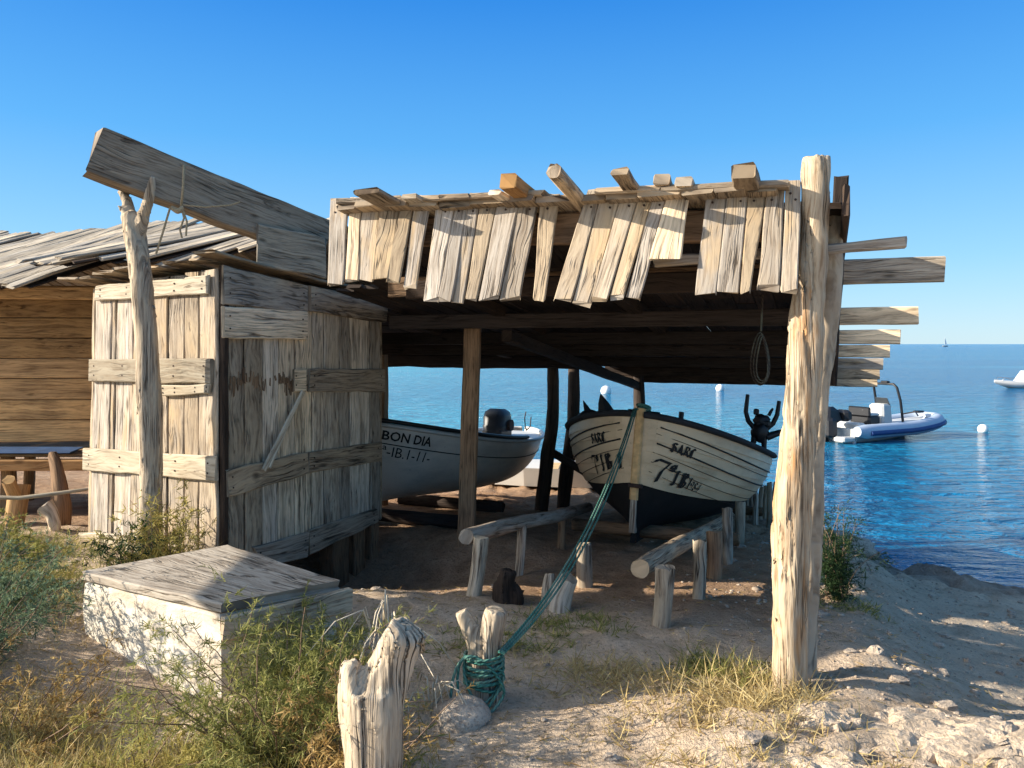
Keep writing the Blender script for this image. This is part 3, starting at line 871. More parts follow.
def shelter_fascia():
    # (x top left, x top right, x bottom left, x bottom right, y bottom)
    rows = [(331, 349, 328, 343, 284), (351, 362, 345, 358, 281), (364, 381, 353, 373, 281), (382, 401, 371, 388, 279), (402, 415, 387, 400, 280), (416, 431, 404, 416, 287),
            (438, 456, 424, 438, 300), (457, 469, 439, 452, 299), (470, 481, 452, 464, 300), (482, 499, 466, 477, 298), (500, 520, 479, 498, 299), (521, 540, 500, 520, 299), (541, 560, 533, 545, 300),
            (588, 602, 554, 572, 299), (603, 622, 573, 591, 303), (623, 640, 592, 608, 299), (641, 655, 610, 624, 298), (656, 669, 626, 640, 298), (670, 690, 650, 681, 259),
            (708, 728, 695, 716, 294), (729, 748, 717, 739, 289), (749, 767, 740, 750, 292), (768, 785, 757, 779, 289), (786, 801, 780, 797, 290)]
    for k, (a, c, e, g, yb) in enumerate(rows):
        b = MB()
        yt = 200 - (a - 330) * 0.035
        a -= 0.2; c += 0.3; e -= 0.2; g += 0.3
        st, sb = -0.035 + 0.004 * (k % 2), -0.17 + 0.008 * (k % 3) - 0.02 * random.random()
        tl, tr = on_front(a, yt, st), on_front(c, yt, st)
        bl, br = on_front(e, yb, sb), on_front(g, yb + random.uniform(-2, 2), sb)
        nrm = (tr - tl).cross(bl - tl).normalized()
        b.plank(bl, br, tl, tr, 0.017, nrm, seg=9, wob=0.004, warp=0.003, rag=0.018, pv=random.uniform(0, 1))
        for q in (0.1, 0.16):
            pn = tl.lerp(bl, q).lerp(tr.lerp(br, q), random.uniform(0.3, 0.7))
            b.nail(pn - nrm * 0.010 * (1 if nrm.y > 0 else -1), nrm)
        part(b, 'fascia_board', [M['pale'], M['iron']], shelter)
shelter_fascia()

# loose timber lying on the roof edge, each a thing of its own
def loose(name, label, cat, px, py, s0, s1, w, th, mat, yaw=0.0, round_=False, sink=0.0):
    b = MB()
    A = on_front(px, py, s0)
    v = (A - R0).dot(V)
    E = SV(s1, v + yaw, zdeck(s1) + 0.016 + th / 2 + ztilt(s1, v) - sink)
    if round_: b.log([A, A.lerp(E, 0.5), E], [w / 2, w / 2 * 1.05, w / 2], sides=14, knob=0.15)
    else: b.bar(A, E, w, th, nrm=(0, 0, 1), seg=7, wob=0.008, rag=0.010)
    o = whole(b, name, mat, A.lerp(E, .3))
    tag(o, label, cat, 'loose timber lying on the shelter roof')
loose('roof_plank', 'wide warped plank jutting up at the far left end of the shelter roof edge', 'plank', 366, 191, -0.34, 0.45, 0.16, 0.028, M['beam'], 0.05)
loose('roof_plank', 'narrow curled plank just right of the wide warped plank on the roof', 'plank', 409, 196, -0.20, 0.5, 0.10, 0.026, M['roofgrey'], 0.04)
loose('timber_block', 'orange sawn timber with a bright square end jutting over the roof edge', 'timber', 508, 181, -0.30, 0.55, 0.085, 0.075, M['orange'], 0.05)
loose('timber_offcut', 'small grey offcut tucked beside the orange sawn timber on the roof', 'timber', 494, 193, -0.24, 0.3, 0.07, 0.028, M['grey'], 0.06)
loose('roof_pole', 'round grey pole sticking out steeply over the roof edge', 'pole', 554, 171, -0.42, 0.55, 0.075, 0.06, M['beam'], 0.03, True, 0.05)
loose('roof_plank', 'short upright grey plank right of the round pole on the roof', 'plank', 619, 172, -0.34, 0.5, 0.085, 0.035, M['beam'], 0.03)
loose('timber_block', 'squat square timber block on the roof edge right of the short grey plank', 'timber', 662, 180, -0.16, 0.45, 0.075, 0.055, M['beam'], 0.0)
loose('timber_block', 'low flat timber block touching the squat square one on the roof edge', 'timber', 683, 182, -0.16, 0.4, 0.085, 0.045, M['grey'], 0.0)
loose('timber_block', 'thick pale timber block jutting over the roof near the right front post', 'timber', 743, 171, -0.30, 0.5, 0.10, 0.065, M['beam'], 0.03)

# rope coil hanging inside the roof
def rope_coil():
    b = MB()
    c = P(762, 356, 5.2)
    for k in range(3):
        pts = [c + Vector((math.sin(a) * (0.035 + 0.014 * k), 0.02 * k + 0.03 * math.sin(2 * a), -0.02 + math.cos(a) * (0.15 + 0.016 * k))) for a in (i / 20 * math.tau for i in range(21))]
        b.tube(pts, 0.0045, 6, caps=False)
    b.tube([c + Vector((0, 0.02, 0.17)), c + Vector((0.01, 0.02, 0.42))], 0.007, 6)
    tag(whole(b, 'rope_coil', M['rope_dark'], c), 'coiled old rope hanging from the dark underside of the shelter roof', 'rope')
rope_coil()

# ================================================================== CABIN
def build_cabin():
    cab = empty('storage_cabin', (CC.x, CC.y, 0.0))
    tag(cab, 'small weathered plank cabin on legs with battens across its door', 'cabin')
    LW, LD = 1.42, 1.88
    top = lambda a, c: 2.17 - 0.07 * a - 0.075 * c            # a: metres along the front, c: metres back
    def FP(a, z, off=0.0): p = CC - VC * a - UC * off; return Vector((p.x, p.y, z))
    def SP(c, z, off=0.0): p = CC + UC * c + VC * off; return Vector((p.x, p.y, z))
    nf, nr = -UC, VC
    # front wall
    b = MB(); a = 0.015
    for w in (0.19, 0.15, 0.17, 0.22, 0.17, 0.20, 0.05, 0.21, 0.12):
        if a + w > LW: w = LW - a
        if w < 0.03: break
        fl = 1.0 + 0.05
        t0, t1 = FP(a + 0.004, top(a, 0) - 0.04), FP(a + w - 0.004, top(a, 0) - 0.04)
        b0, b1 = FP((a + 0.004) * fl, 0.02 + random.uniform(-.03, .02)), FP((a + w - 0.004) * fl, 0.02 + random.uniform(-.03, .02))
        o = random.uniform(-0.006, 0.008)
        b.plank(b0 + nf * o, b1 + nf * o, t0 + nf * o, t1 + nf * o, 0.022, nf, seg=10, wob=0.008)
        a += w
    part(b, 'wall', M['pale'], cab)
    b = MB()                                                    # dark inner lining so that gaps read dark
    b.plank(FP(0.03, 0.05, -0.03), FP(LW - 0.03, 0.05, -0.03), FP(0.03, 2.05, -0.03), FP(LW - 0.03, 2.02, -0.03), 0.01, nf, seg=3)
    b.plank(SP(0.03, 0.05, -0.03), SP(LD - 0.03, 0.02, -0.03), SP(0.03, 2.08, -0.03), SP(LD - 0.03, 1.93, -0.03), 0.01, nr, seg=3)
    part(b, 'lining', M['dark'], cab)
    # front battens, from pixel corners on the wall plane (upper left, upper right, lower right, lower left)
    fb = [((97, 286), (210, 275), (209, 294), (96, 301)), ((90, 359), (212, 358), (211, 384), (90, 382)), ((162, 385), (211, 384), (210, 394), (162, 396)),
          ((85, 448), (217, 456), (216, 481), (84, 470)), ((80, 532), (142, 536), (141, 557), (79, 553))]
    for q in fb:
        b = MB()
        c = [on_cabin_front(x, y, 0.032) for x, y in q]
        b.plank(c[3], c[0], c[2], c[1], 0.028, nf, seg=8, wob=0.007, warp=0.004)
        for t in (0.05, 0.3, 0.72, 0.95):
            for h in (0.3, 0.7):
                b.nail((c[3].lerp(c[2], t)).lerp(c[0].lerp(c[1], t), h) + nf * 0.014, nf, 0.007)
        part(b, 'batten', [M['cream'], M['iron']], cab)
    # dark corner post
    b = MB(); b.bar(SP(0.02, -0.02, 0.012), SP(0.02, top(0, 0) - 0.02, 0.012), 0.05, 0.05, nrm=VC, seg=8)
    part(b, 'corner_post', M['dark'], cab)
    # side wall = the door leaf (left) and the fixed boards (right)
    split = 0.93
    b = MB(); c = 0.06
    while c < split - 0.02:
        w = min(random.uniform(0.15, 0.21), split - c)
        if split - c - w < .07: w = split - c
        o = random.uniform(-0.004, 0.006)
        b.plank(SP(c + .003, -0.06 + random.uniform(-.03, .03), o), SP(c + w - .003, -0.06, o), SP(c + .003, top(0, c) - 0.05, o), SP(c + w - .003, top(0, c) - 0.05, o), 0.022, nr, seg=10, wob=0.005)
        c += w
    door = part(b, 'door', M['grey'], cab)
    b = MB(); c = split + 0.004
    while c < LD - 0.02:
        w = min(random.uniform(0.14, 0.20), LD - c)
        o = random.uniform(-0.004, 0.006)
        b.plank(SP(c + .003, -0.02 + random.uniform(-.03, .03), o), SP(c + w - .003, -0.02, o), SP(c + .003, top(0, c) - 0.05, o), SP(c + w - .003, top(0, c) - 0.05, o), 0.022, nr, seg=10, wob=0.005)
        c += w
    part(b, 'wall', M['grey'], cab)
    sbs = [((223, 267), (307, 288), (307, 312), (223, 302), 'grey', 1), ((309, 288), (387, 303), (385, 321), (309, 310), 'beam', 0), ((223, 308), (306, 313), (306, 338), (223, 336), 'grey', 1),
           ((308, 371), (384, 371), (384, 390), (308, 390), 'beam', 0), ((225, 472), (307, 454), (307, 472), (227, 495), 'beam', 1), ((308, 454), (381, 444), (380, 459), (308, 471), 'beam', 0),
           ((252, 549), (307, 534), (307, 555), (265, 566), 'grey', 1), ((308, 532), (376, 510), (377, 521), (308, 553), 'beam', 0), ((294, 371), (306, 371), (306, 390), (294, 390), 'grey', 1)]
    for q in sbs:
        b = MB()
        cc = [on_cabin_side(x, y + (-2 if i < 2 else 2), 0.03) for i, (x, y) in enumerate(q[:4])]
        b.plank(cc[3], cc[0], cc[2], cc[1], 0.028, nr, seg=8, wob=0.008, warp=0.004, rag=0.015)
        for t in (0.06, 0.94):
            for h in (0.3, 0.7):
                b.nail((cc[3].lerp(cc[2], t)).lerp(cc[0].lerp(cc[1], t), h) + nr * 0.015, nr, 0.007)
        part(b, 'batten', [M[q[4]], M['iron']], cab, door if q[5] else None)
    b = MB()                                                    # charred rot across the door where a batten has gone
    for k in range(75):
        x = 224 + k * 0.96 + random.uniform(-.6, .6)
        h = random.uniform(3, 12) + (8 if random.random() < .15 else 0)
        y = 381 + random.uniform(-4, 4) + 3 * math.sin(k * .2)
        p0, p1 = on_cabin_side(x, y - h / 2, 0.0135), on_cabin_side(x + random.uniform(-1, 1), y + h / 2, 0.0135)
        b.bar(p0, p1, random.uniform(0.006, 0.018), 0.006, nrm=nr, seg=4, wob=0.006, rag=.01)
    part(b, 'rot_strip', M['brown'], cab, door)
    b = MB()
    b.bar(on_cabin_side(303, 391, 0.05), on_cabin_side(264, 470, 0.075), 0.045, 0.016, nrm=nr, seg=6)
    b.bar(on_cabin_side(302, 394, 0.06), on_cabin_side(270, 468, 0.085), 0.020, 0.012, nrm=nr, seg=6)
    part(b, 'door_bar', M['cream'], cab, door)
    # back and left walls
    b = MB()
    bk = lambda a, z: CC - VC * a + UC * LD + Vector((0, 0, z))
    lf = lambda c, z: CC - VC * LW + UC * c + Vector((0, 0, z))
    for k in range(9):
        a0, a1 = LW * k / 9 + .003, LW * (k + 1) / 9 - .003
        b.plank(bk(a0, 0), bk(a1, 0), bk(a0, 1.9), bk(a1, 1.9), 0.02, UC, seg=4)
    for k in range(12):
        a0, a1 = LD * k / 12 + .003, LD * (k + 1) / 12 - .003
        b.plank(lf(a0, 0), lf(a1, 0), lf(a0, 1.9), lf(a1, 1.9), 0.02, -VC, seg=4)
    part(b, 'wall', M['brown'], cab)
    b = MB(); b.plank(FP(0.02, 0.03, -0.05), FP(LW - .02, 0.03, -0.05), bk(0.02, 0.0) - UC * .03, bk(LW - .02, 0.0) - UC * .03, 0.03, ZV, seg=4)
    part(b, 'floor_board', M['brown'], cab)
    # roof of thin overhanging boards
    b = MB(); a = -0.09
    while a < LW + 0.1:
        w = random.uniform(0.15, 0.24)
        dz = random.uniform(0, 0.012)
        s0, s1 = -0.10 + random.uniform(-.04, .03), LD + 0.10 + random.uniform(-.05, .05)
        q0 = CC - VC * (a + w / 2) + UC * s0; q1 = CC - VC * (a + w / 2) + UC * s1
        q0 = Vector((q0.x, q0.y, top(a, s0) + 0.03 + dz)); q1 = Vector((q1.x, q1.y, top(a, s1) + 0.03 + dz))
        b.bar(q0, q1, w, 0.022, nrm=(0, 0, 1), seg=10, wob=0.012, warp=0.02, rag=0.03)
        a += w - 0.01
    part(b, 'roof', M['beam'], cab)
    # legs
    for (c, a, m, w) in ((1.30, 0.06, 'brown', 0.20), (1.55, 0.05, 'brown', 0.15), (1.80, 0.05, 'brown', 0.11), (1.85, LW - 0.1, 'brown', 0.1), (0.1, LW - 0.15, 'grey', 0.1), (0.25, 0.12, 'brown', 0.12)):
        b = MB()
        q = CC + UC * c - VC * a
        b.bar((q.x, q.y, gz(q.x, q.y) - 0.1), (q.x, q.y, 0.0), w, w * 0.8, nrm=VC, seg=5, wob=0.015)
        part(b, 'leg', M[m], cab)
build_cabin()

# ================================================================== NEIGHBOURING HUT (far left)
def build_hut():
    A = Vector((-7.2, 9.35, 2.90)); B = Vector((-1.55, 6.85, 2.74))
    hut = empty('plank_hut', (-5.0, 7.2, 0.1))
    tag(hut, 'brown plank hut on stilts with a silvery board roof behind the cabin', 'hut')
    dr = (B - A); Lr = dr.length; dr.normalize()
    down = Vector((-0.60, -0.80, 0)).normalized()
    b = MB(); ub = MB(); x = 0.0; n = 0
    while x < Lr:
        w = random.uniform(0.08, 0.14)
        p = A + dr * (x + w / 2)
        # length is limited where the cabin stands under the roof
        ln = 1.72 + random.uniform(-0.05, 0.05)
        fx = x / Lr
        slope = 0.42
        if fx > 0.86: ln = 1.55 - (fx - 0.86) * 6.0
        z0, z1 = p.z + 0.04 * math.sin(x * 2.0), p.z - slope * ln
        dd = down.copy()
        if fx > 0.74:
            dd = Matrix.Rotation(-R((fx - 0.74) * 70), 3, 'Z') @ down
            z1 = max(z1, 2.215 + 0.05 * random.random())
        e = p + dd * ln; e.z = z1
        p = p - down * random.uniform(0.0, 0.06); p.z = z0 + random.uniform(0, 0.035); e.z += random.uniform(0, .02)
        b.bar(p, e, w * random.uniform(.76, .93), 0.025, nrm=(0, -0.4, 1), seg=6, wob=0.006, warp=0.012, rag=0.03)
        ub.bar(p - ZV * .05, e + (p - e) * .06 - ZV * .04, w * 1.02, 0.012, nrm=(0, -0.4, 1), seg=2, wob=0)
        x += w * (1.0 if fx < 0.72 else 1.25)
        n += 1
    part(b, 'roof', M['roofgrey'], hut)
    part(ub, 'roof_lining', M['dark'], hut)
    b = MB(); b.bar(A + Vector((0, 0.1, -0.1)), B + Vector((0, 0.1, -0.1)), 0.12, 0.08, nrm=(0, 0, 1), seg=10)
    part(b, 'ridge_beam', M['dark'], hut)
    b = MB()                                                     # back slope of the roof, on the far side
    for k in range(30):
        p = A + dr * (Lr * (k + .5) / 30)
        e = p - down * 1.6; e.z = p.z - 0.75
        b.bar(p + Vector((0, 0, -.03)), e, Lr / 30, 0.025, nrm=(0, 0, 1), seg=4)
    part(b, 'roof', M['roofgrey'], hut)
    # horizontal board wall
    b = MB()
    x0, x1, d0, d1 = -7.6, -3.25, 7.25, 7.65
    z = 0.63
    hs_ = [0.22, 0.20, 0.21, 0.20, 0.20, 0.20, 0.20, 0.12]
    for h in hs_:
        b.plank((x0, d0, z + .003), (x0, d0, z + h - .003), (x1, d1, z + .003), (x1, d1, z + h - .003), 0.028, (0, -1, 0), seg=16, wob=0.004, warp=0.006)
        z += h
    part(b, 'wall', M['hut'], hut)
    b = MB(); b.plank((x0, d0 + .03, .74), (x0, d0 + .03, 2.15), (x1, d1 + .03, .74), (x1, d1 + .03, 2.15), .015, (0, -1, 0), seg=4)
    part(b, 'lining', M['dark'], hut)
    b = MB()
    for h0, h1 in ((2.02, 2.12),):
        b.plank((x0, d0 - 0.35, h0), (x0, d0 - .35, h1), (-3.1, d1 - 0.75, h0 - .02), (-3.1, d1 - .75, h1), 0.03, (0, -1, 0), seg=8)
    part(b, 'eave_board', M['hut'], hut)
    b = MB()
    b.bar((x0, d0 - 0.32, 0.50), (x1, d1 - 0.35, 0.44), 0.10, 0.12, nrm=(0, -1, 0), seg=8)
    part(b, 'floor_beam', M['orange'], hut)
    b = MB()
    b.plank((x0, d0 - 0.28, 0.58), (x0, d0 + 0.0, 0.60), (x1, d1 - 0.3, 0.52), (x1, d1, 0.54), 0.03, ZV, seg=4)
    b.plank((x0, d0 + 0.05, 0.60), (x0, d0 + 1.8, 0.60), (x1, d1 + .05, 0.54), (x1, d1 + 1.8, 0.54), 0.03, ZV, seg=4)
    part(b, 'floor', M['hut'], hut)
    b = MB()
    b.plank((x0, d0 - 0.30, 0.612), (x0, d0 - 0.03, 0.64), (-4.2, d0 - 0.05, 0.565), (-4.2, d0 + 0.2, 0.585), 0.012, ZV, seg=5)
    part(b, 'tarpaulin', M['bluetarp'], hut)
    b = MB()
    for (q0, q1) in (((x0, d0), (x0 + .3, d0 + 1.9)), ((x1, d1), (x1 + .4, d1 + 1.9))):
        b = MB()
        for k in range(8):
            z0 = .62 + k * .18
            b.plank((*q0, z0), (*q0, z0 + .175), (*q1, z0), (*q1, z0 + .175), 0.025, (1, 0, 0), seg=3)
        part(b, 'wall', M['hut'], hut)
    for (x, y, w) in ((-4.95, 7.45, 0.14), (-4.4, 8.4, 0.12), (-3.5, 7.7, 0.12), (-5.6, 8.8, 0.12), (-7.2, 7.4, .14), (-7.0, 9, .14)):
        b = MB(); b.log([(x, y, gz(x, y) - .1), (x + .02, y, .3), (x, y, 0.55)], [w / 2, w / 2, w / 2 * .9], sides=10)
        part(b, 'stilt', M['hut'], hut)
build_hut()

# prop post leaning against the hut's floor beam, with sticks
b = MB()
g = P(60, 545, 6.6); g.z = gz(g.x, g.y) - .05
b.log([g, P(61, 505, 6.6), P(57, 470, 6.75), P(53, 455, 6.85)], [0.085, 0.08, 0.055, 0.04], sides=12, knob=.2)
tag(whole(b, 'prop_post', M['brown'], g), 'gnarled brown post propped against the floor beam of the plank hut', 'post')
b = MB()
g = P(52, 552, 6.3); g.z = gz(g.x, g.y) - .03
b.log([g, P(55, 528, 6.3), P(52, 515, 6.3), P(45, 507, 6.3)], [0.03, 0.045, 0.05, 0.075], sides=10, knob=.2)
tag(whole(b, 'driftwood_branch', M['drift'], g), 'grey driftwood branch with a thick sawn head in the grass by the hut', 'branch')
b = MB()
g = P(14, 505, 6.5); g.z = gz(g.x, g.y) - .02
b.log([g, P(20, 484, 6.6)], [0.075, 0.085], sides=10, knob=.15)
b.log([P(14, 494, 6.5), P(8, 480, 6.4)], [0.05, 0.05], sides=10, knob=.15)
tag(whole(b, 'log_stump', M['hut'], g), 'stubby forked orange log under the edge of the plank hut', 'log')
b = MB()
b.tube([P(-30, 497, 6.2), P(20, 498, 6.2), P(60, 493, 6.25), P(95, 488, 6.35)], [0.018, 0.017, 0.016, 0.014], 8)
tag(whole(b, 'thin_pole', M['cream'], P(20, 498, 6.2)), 'thin pale pole lying level across the posts below the hut', 'pole')

# ================================================================== BIG BEAM, FORKED POLE
def beam_and_pole():
    bm = empty('timber_beam', P(300, 262, 6.1))
    tag(bm, 'massive old squared beam slanting from the cabin roof out over a forked pole', 'beam')
    A, B = P(93, 152, 5.15), P(322, 242, 6.15)
    ax = (B - A).normalized()
    nrm = Vector((ax.y, -ax.x, 0)).normalized()
    b = MB()
    up = (ZV - ax * ax.z).normalized()
    h0, h1 = 0.165, 0.165
    n0 = nrm * -1 if nrm.y > 0 else nrm
    b.plank(A - up * h0, A + up * h0, B - up * h1, B + up * h1, 0.20, n0, seg=22, wob=0.007, warp=0.004, rag=0.02, pv=0.4)
    part(b, 'beam_timber', M['beam'], bm)
    b = MB()
    c = [P(258, 224, 5.72), P(325, 238, 6.0), P(325, 279, 6.0), P(258, 266, 5.72)]
    c = [q - Vector((0, 0.02, 0)) for q in c]
    b.plank(c[3], c[0], c[2], c[1], 0.03, n0, seg=8, wob=0.012)
    part(b, 'side_board', M['roofgrey'], bm)
    # forked pole
    b = MB()
    g = P(151, 555, 5.3); g.z = gz(g.x, g.y) - 0.1
    d = 5.3
    b.log([g, P(151, 480, d), P(149, 400, d), P(145, 320, d), P(139, 262, d), P(133, 225, d), P(128, 212, d)], [0.080, 0.072, 0.085, 0.075, 0.072, 0.068, 0.05], sides=16, knob=0.16, ridge=0.1, seg=7)
    b.log([P(138, 240, d), P(143, 218, d - .03), P(150, 195, d - .1), P(153, 176, d - .14)], [0.050, 0.042, 0.034, 0.02], sides=12, knob=0.15)
    b.log([P(133, 228, d), P(128, 205, d + .05), P(121, 190, d + .08)], [0.045, 0.038, 0.03], sides=12, knob=0.15)
    b.log([P(128, 218, d), P(121, 209, d), P(116, 203, d)], [0.025, 0.014, 0.006], sides=8)
    tag(fuse(b, 'forked_pole', M['polewood'], g, 0.014, 0.007), 'bare forked tree pole standing in front of the cabin under the beam', 'pole')
    # rope tied round the beam
    b = MB()
    m = P(184, 190, 5.5)
    bx = lambda px, py, dd: P(px, py, dd)
    b.tube([bx(186, 165, 5.62), bx(184, 166, 5.30), bx(183, 190, 5.28), bx(181, 208, 5.30), bx(178, 212, 5.45)], 0.009, 6)
    b.tube([bx(181, 206, 5.29), bx(184, 218, 5.27), bx(180, 230, 5.28), bx(182, 238, 5.28)], 0.007, 6)
    b.tube([bx(182, 207, 5.29), bx(187, 222, 5.27), bx(186, 236, 5.28)], 0.007, 6)
    b.tube([bx(183, 205, 5.28), bx(205, 207, 5.33), bx(230, 205, 5.42), bx(240, 202, 5.46)], 0.006, 6)
    b.tube([bx(170, 208, 5.28), bx(163, 232, 5.27), bx(156, 254, 5.27)], 0.008, 6)
    b.log([bx(172, 208, 5.29), bx(178, 211, 5.27), bx(183, 208, 5.28)], [0.016, 0.022, 0.016], sides=8)
    tag(whole(b, 'frayed_rope', M['rope_tan'], m), 'frayed tan rope knotted round the slanting beam', 'rope')
beam_and_pole()

# ================================================================== BLOCK, STUMPS
def build_block():
    zt = 0.30
    c = [Vector((-2.40, 4.26, zt)), Vector((-1.43, 3.73, zt)), Vector((-0.95, 4.13, zt - .01)), Vector((-1.80, 4.80, zt + .01))]
    base = Vector((-1.6, 4.2, -0.1))
    blk = empty('whitewashed_block', base)
    tag(blk, 'low whitewashed block with a worn brown top in front of the cabin', 'block')
    b = MB()
    rings = []
    for z, k in ((-0.35, 1.0), (-0.05, 1.0), (0.12, 1.0), (zt - 0.045, 0.99), (zt - 0.03, 0.97)):
        ring = []
        for i in range(4):
            p, q = c[i], c[(i + 1) % 4]
            for t in np.linspace(0, 1, 9)[:-1]:
                r = p.lerp(q, t)
                m = (c[0] + c[2]) / 2
                r = m + (r - m) * k
                nn = 0.014 * noise.noise(Vector((r.x * 6, r.y * 6, z * 6)))
                ring.append(Vector((r.x + nn, r.y + nn, z + 0.012 * noise.noise(Vector((r.x * 9, r.y * 9, 3))))))
        rings.append(ring)
    b.loft(rings, sm=False)
    part(b, 'body', M['whitewash'], blk)
    b = MB()
    for k in range(1):
        t0, t1 = -.01, 1.01
        o = 0.02
        p0, p1 = c[0].lerp(c[3], t0), c[0].lerp(c[3], t1)
        q0, q1 = c[1].lerp(c[2], t0), c[1].lerp(c[2], t1)
        b.plank(p0, p1, q0, q1, 0.05, ZV, seg=16, wob=0.012, warp=0.006, rag=0.02)
    part(b, 'top_board', M['drift'], blk)
    b = MB()
    n = (c[2] - c[1]).cross(ZV).normalized()
    off = n * 0.03
    p, q = c[1] + off, c[2] + off + (c[2] - c[1]).normalized() * 0.06
    b.plank(p - ZV * 0.15, p - ZV * 0.03, q - ZV * 0.14, q - ZV * 0.02, 0.04, n, seg=8, wob=0.01)
    part(b, 'edge_board', M['grey'], blk)
build_block()

def near_stump():
    b = MB()
    d = 2.5
    g = P(376, 800, d); g.z = gz(g.x, g.y) - 0.15
    b.log([g, P(375, 760, d), P(372, 710, d), P(372, 685, d)], [0.095, 0.092, 0.098, 0.10], sides=22, knob=0.10, ridge=0.16, seg=8)
    b.log([P(376, 720, d), P(384, 685, d), P(396, 655, d), P(406, 632, d - .02)], [0.085, 0.078, 0.066, 0.062], sides=20, knob=0.2, ridge=0.18, seg=8, rag=0.018)
    b.log([P(366, 715, d), P(357, 690, d - .02), P(351, 672, d - .02), P(349, 660, d - .02)], [0.065, 0.055, 0.042, 0.022], sides=16, knob=0.25, ridge=0.15, seg=7)
    tag(fuse(b, 'tree_stump', M['drift'], g, 0.008, 0.010), 'silvery split tree stump with two broken prongs beside the green bush', 'stump')
near_stump()

def forked_stump():
    b = MB()
    d = 3.42
    g = P(482, 702, d); g.z = gz(g.x, g.y) - 0.1
    b.log([g, P(483, 675, d), P(484, 655, d)], [0.078, 0.072, 0.076], sides=16, knob=0.1, seg=6)
    b.log([P(485, 665, d), P(490, 640, d), P(495, 618, d), P(497, 610, d)], [0.068, 0.058, 0.056, 0.052], sides=16, knob=0.15, ridge=.1)
    b.log([P(481, 662, d), P(475, 640, d), P(466, 622, d), P(461, 611, d)], [0.05, 0.044, 0.036, 0.03], sides=14, knob=0.15)
    tag(fuse(b, 'mooring_stump', M['drift'], g, 0.007, 0.0045), 'short forked driftwood stump wrapped in green rope', 'stump')
    # boulder at its foot
    b = MB()
    q = P(462, 712, 3.25); q.z = gz(q.x, q.y)
    b.ball((q.x, q.y, q.z), 0.13, 0.12, 0.085, 22, 14, sd=3.3, lump=0.12)
    tag(whole(b, 'boulder', M['rock'], q), 'rounded grey boulder at the foot of the roped stump', 'rock')
    return g
forked_stump()

# ================================================================== RAILS OF THE SLIP
def rail(label, p0, p1, r, posts, mat):
    rt = empty('slip_rail', (p0.x, p0.y, gz(p0.x, p0.y)))
    tag(rt, label, 'rail')
    b = MB()
    b.log([p0, p0.lerp(p1, .3) + Vector((0, 0, .01)), p0.lerp(p1, .65) - Vector((0, 0, .01)), p1], [r, r * 1.08, r, r * 0.95], sides=14, knob=.12, ridge=.08)
    part(b, 'rail_beam', M[mat], rt)
    for (bot, topp, rr, m) in posts:
        b = MB()
        bt = Vector(bot); bt.z = gz(bt.x, bt.y) - 0.1
        b.log([bt, bt.lerp(topp, .5) + Vector((.008, 0, 0)), topp], [rr, rr * .95, rr * 1.05], sides=13, knob=.12, ridge=.1)
        part(b, 'post', M[m], rt)
rail('thin log rail on the slip, left of the green rope', P(466, 537, 5.0), P(588, 507, 7.6), 0.052,
     [(P(471, 600, 4.95), P(481, 538, 4.98), 0.050, 'drift'), (P(517, 570, 5.9), P(522, 524, 5.85), 0.035, 'drift'), (P(560, 540, 6.9), P(562, 512, 6.9), 0.04, 'brown')], 'polewood')
rail('thick log rail on slip posts under the starboard side of the cream boat', P(640, 569, 4.45), P(730, 517, 7.6), 0.056,
     [(P(659, 640, 4.42), P(665, 567, 4.42), 0.055, 'drift'), (P(697, 606, 5.0), P(700, 541, 5.12), 0.042, 'drift'), (P(713, 578, 5.7), P(714, 532, 5.8), 0.06, 'brown'),
      (P(727, 552, 6.4), P(727, 508, 6.5), 0.045, 'drift'), (P(738, 530, 7.4), P(740, 502, 7.5), 0.05, 'drift')], 'beam')
for (nm, lb, bot, mids, rr, m) in (
    ('short_post', 'short upright grey post standing alone between the two slip rails', P(585, 586, 5.3), [P(584, 544, 5.3)], [0.055, 0.05], 'drift'),
    ('leaning_stub', 'twin leaning log stub in the shade right of the green rope', P(556, 622, 4.75), [P(561, 595, 4.75), P(570, 577, 4.72)], [0.085, 0.075, 0.055], 'drift'),
    ('charred_stump', 'burnt black stump in the lit strip behind the roped stump', P(508, 612, 4.9), [P(503, 592, 4.9), P(509, 571, 4.86)], [0.10, 0.07, 0.045], 'dark')):
    b = MB()
    g = Vector(bot); g.z = gz(g.x, g.y) - .08
    b.log([g] + mids, rr, sides=14, knob=.18, ridge=.12)
    if nm == 'leaning_stub':
        b.log([P(548, 618, 4.8), P(549, 590, 4.8), P(550, 574, 4.82)], [0.05, 0.045, 0.03], sides=12, knob=.15)
    if nm == 'charred_stump':
        b.log([P(515, 610, 4.9), P(517, 594, 4.88), P(513, 583, 4.88)], [.06, .045, .02], sides=12, knob=.3)
        tag(fuse(b, nm, M[m], g, .011, .016), lb, 'stump'); continue
    tag(whole(b, nm, M[m], g), lb, 'stump' if 'stump' in nm else 'post')
# cross skids that carry the keel of the cream boat
for lb, s, z in (('rough log skid lying across the slip under the bow of the cream boat', 3.1, -0.10), ('log skid across the slip under the stern of the cream boat', 6.0, -0.45)):
    b = MB(); A, B = SV(s, -2.05, z), SV(s, -0.55, z)
    b.log([A, A.lerp(B, .5), B], [.06, .06, .055], sides=10)
    tag(whole(b, 'skid_log', M['brown'], A), lb, 'log')

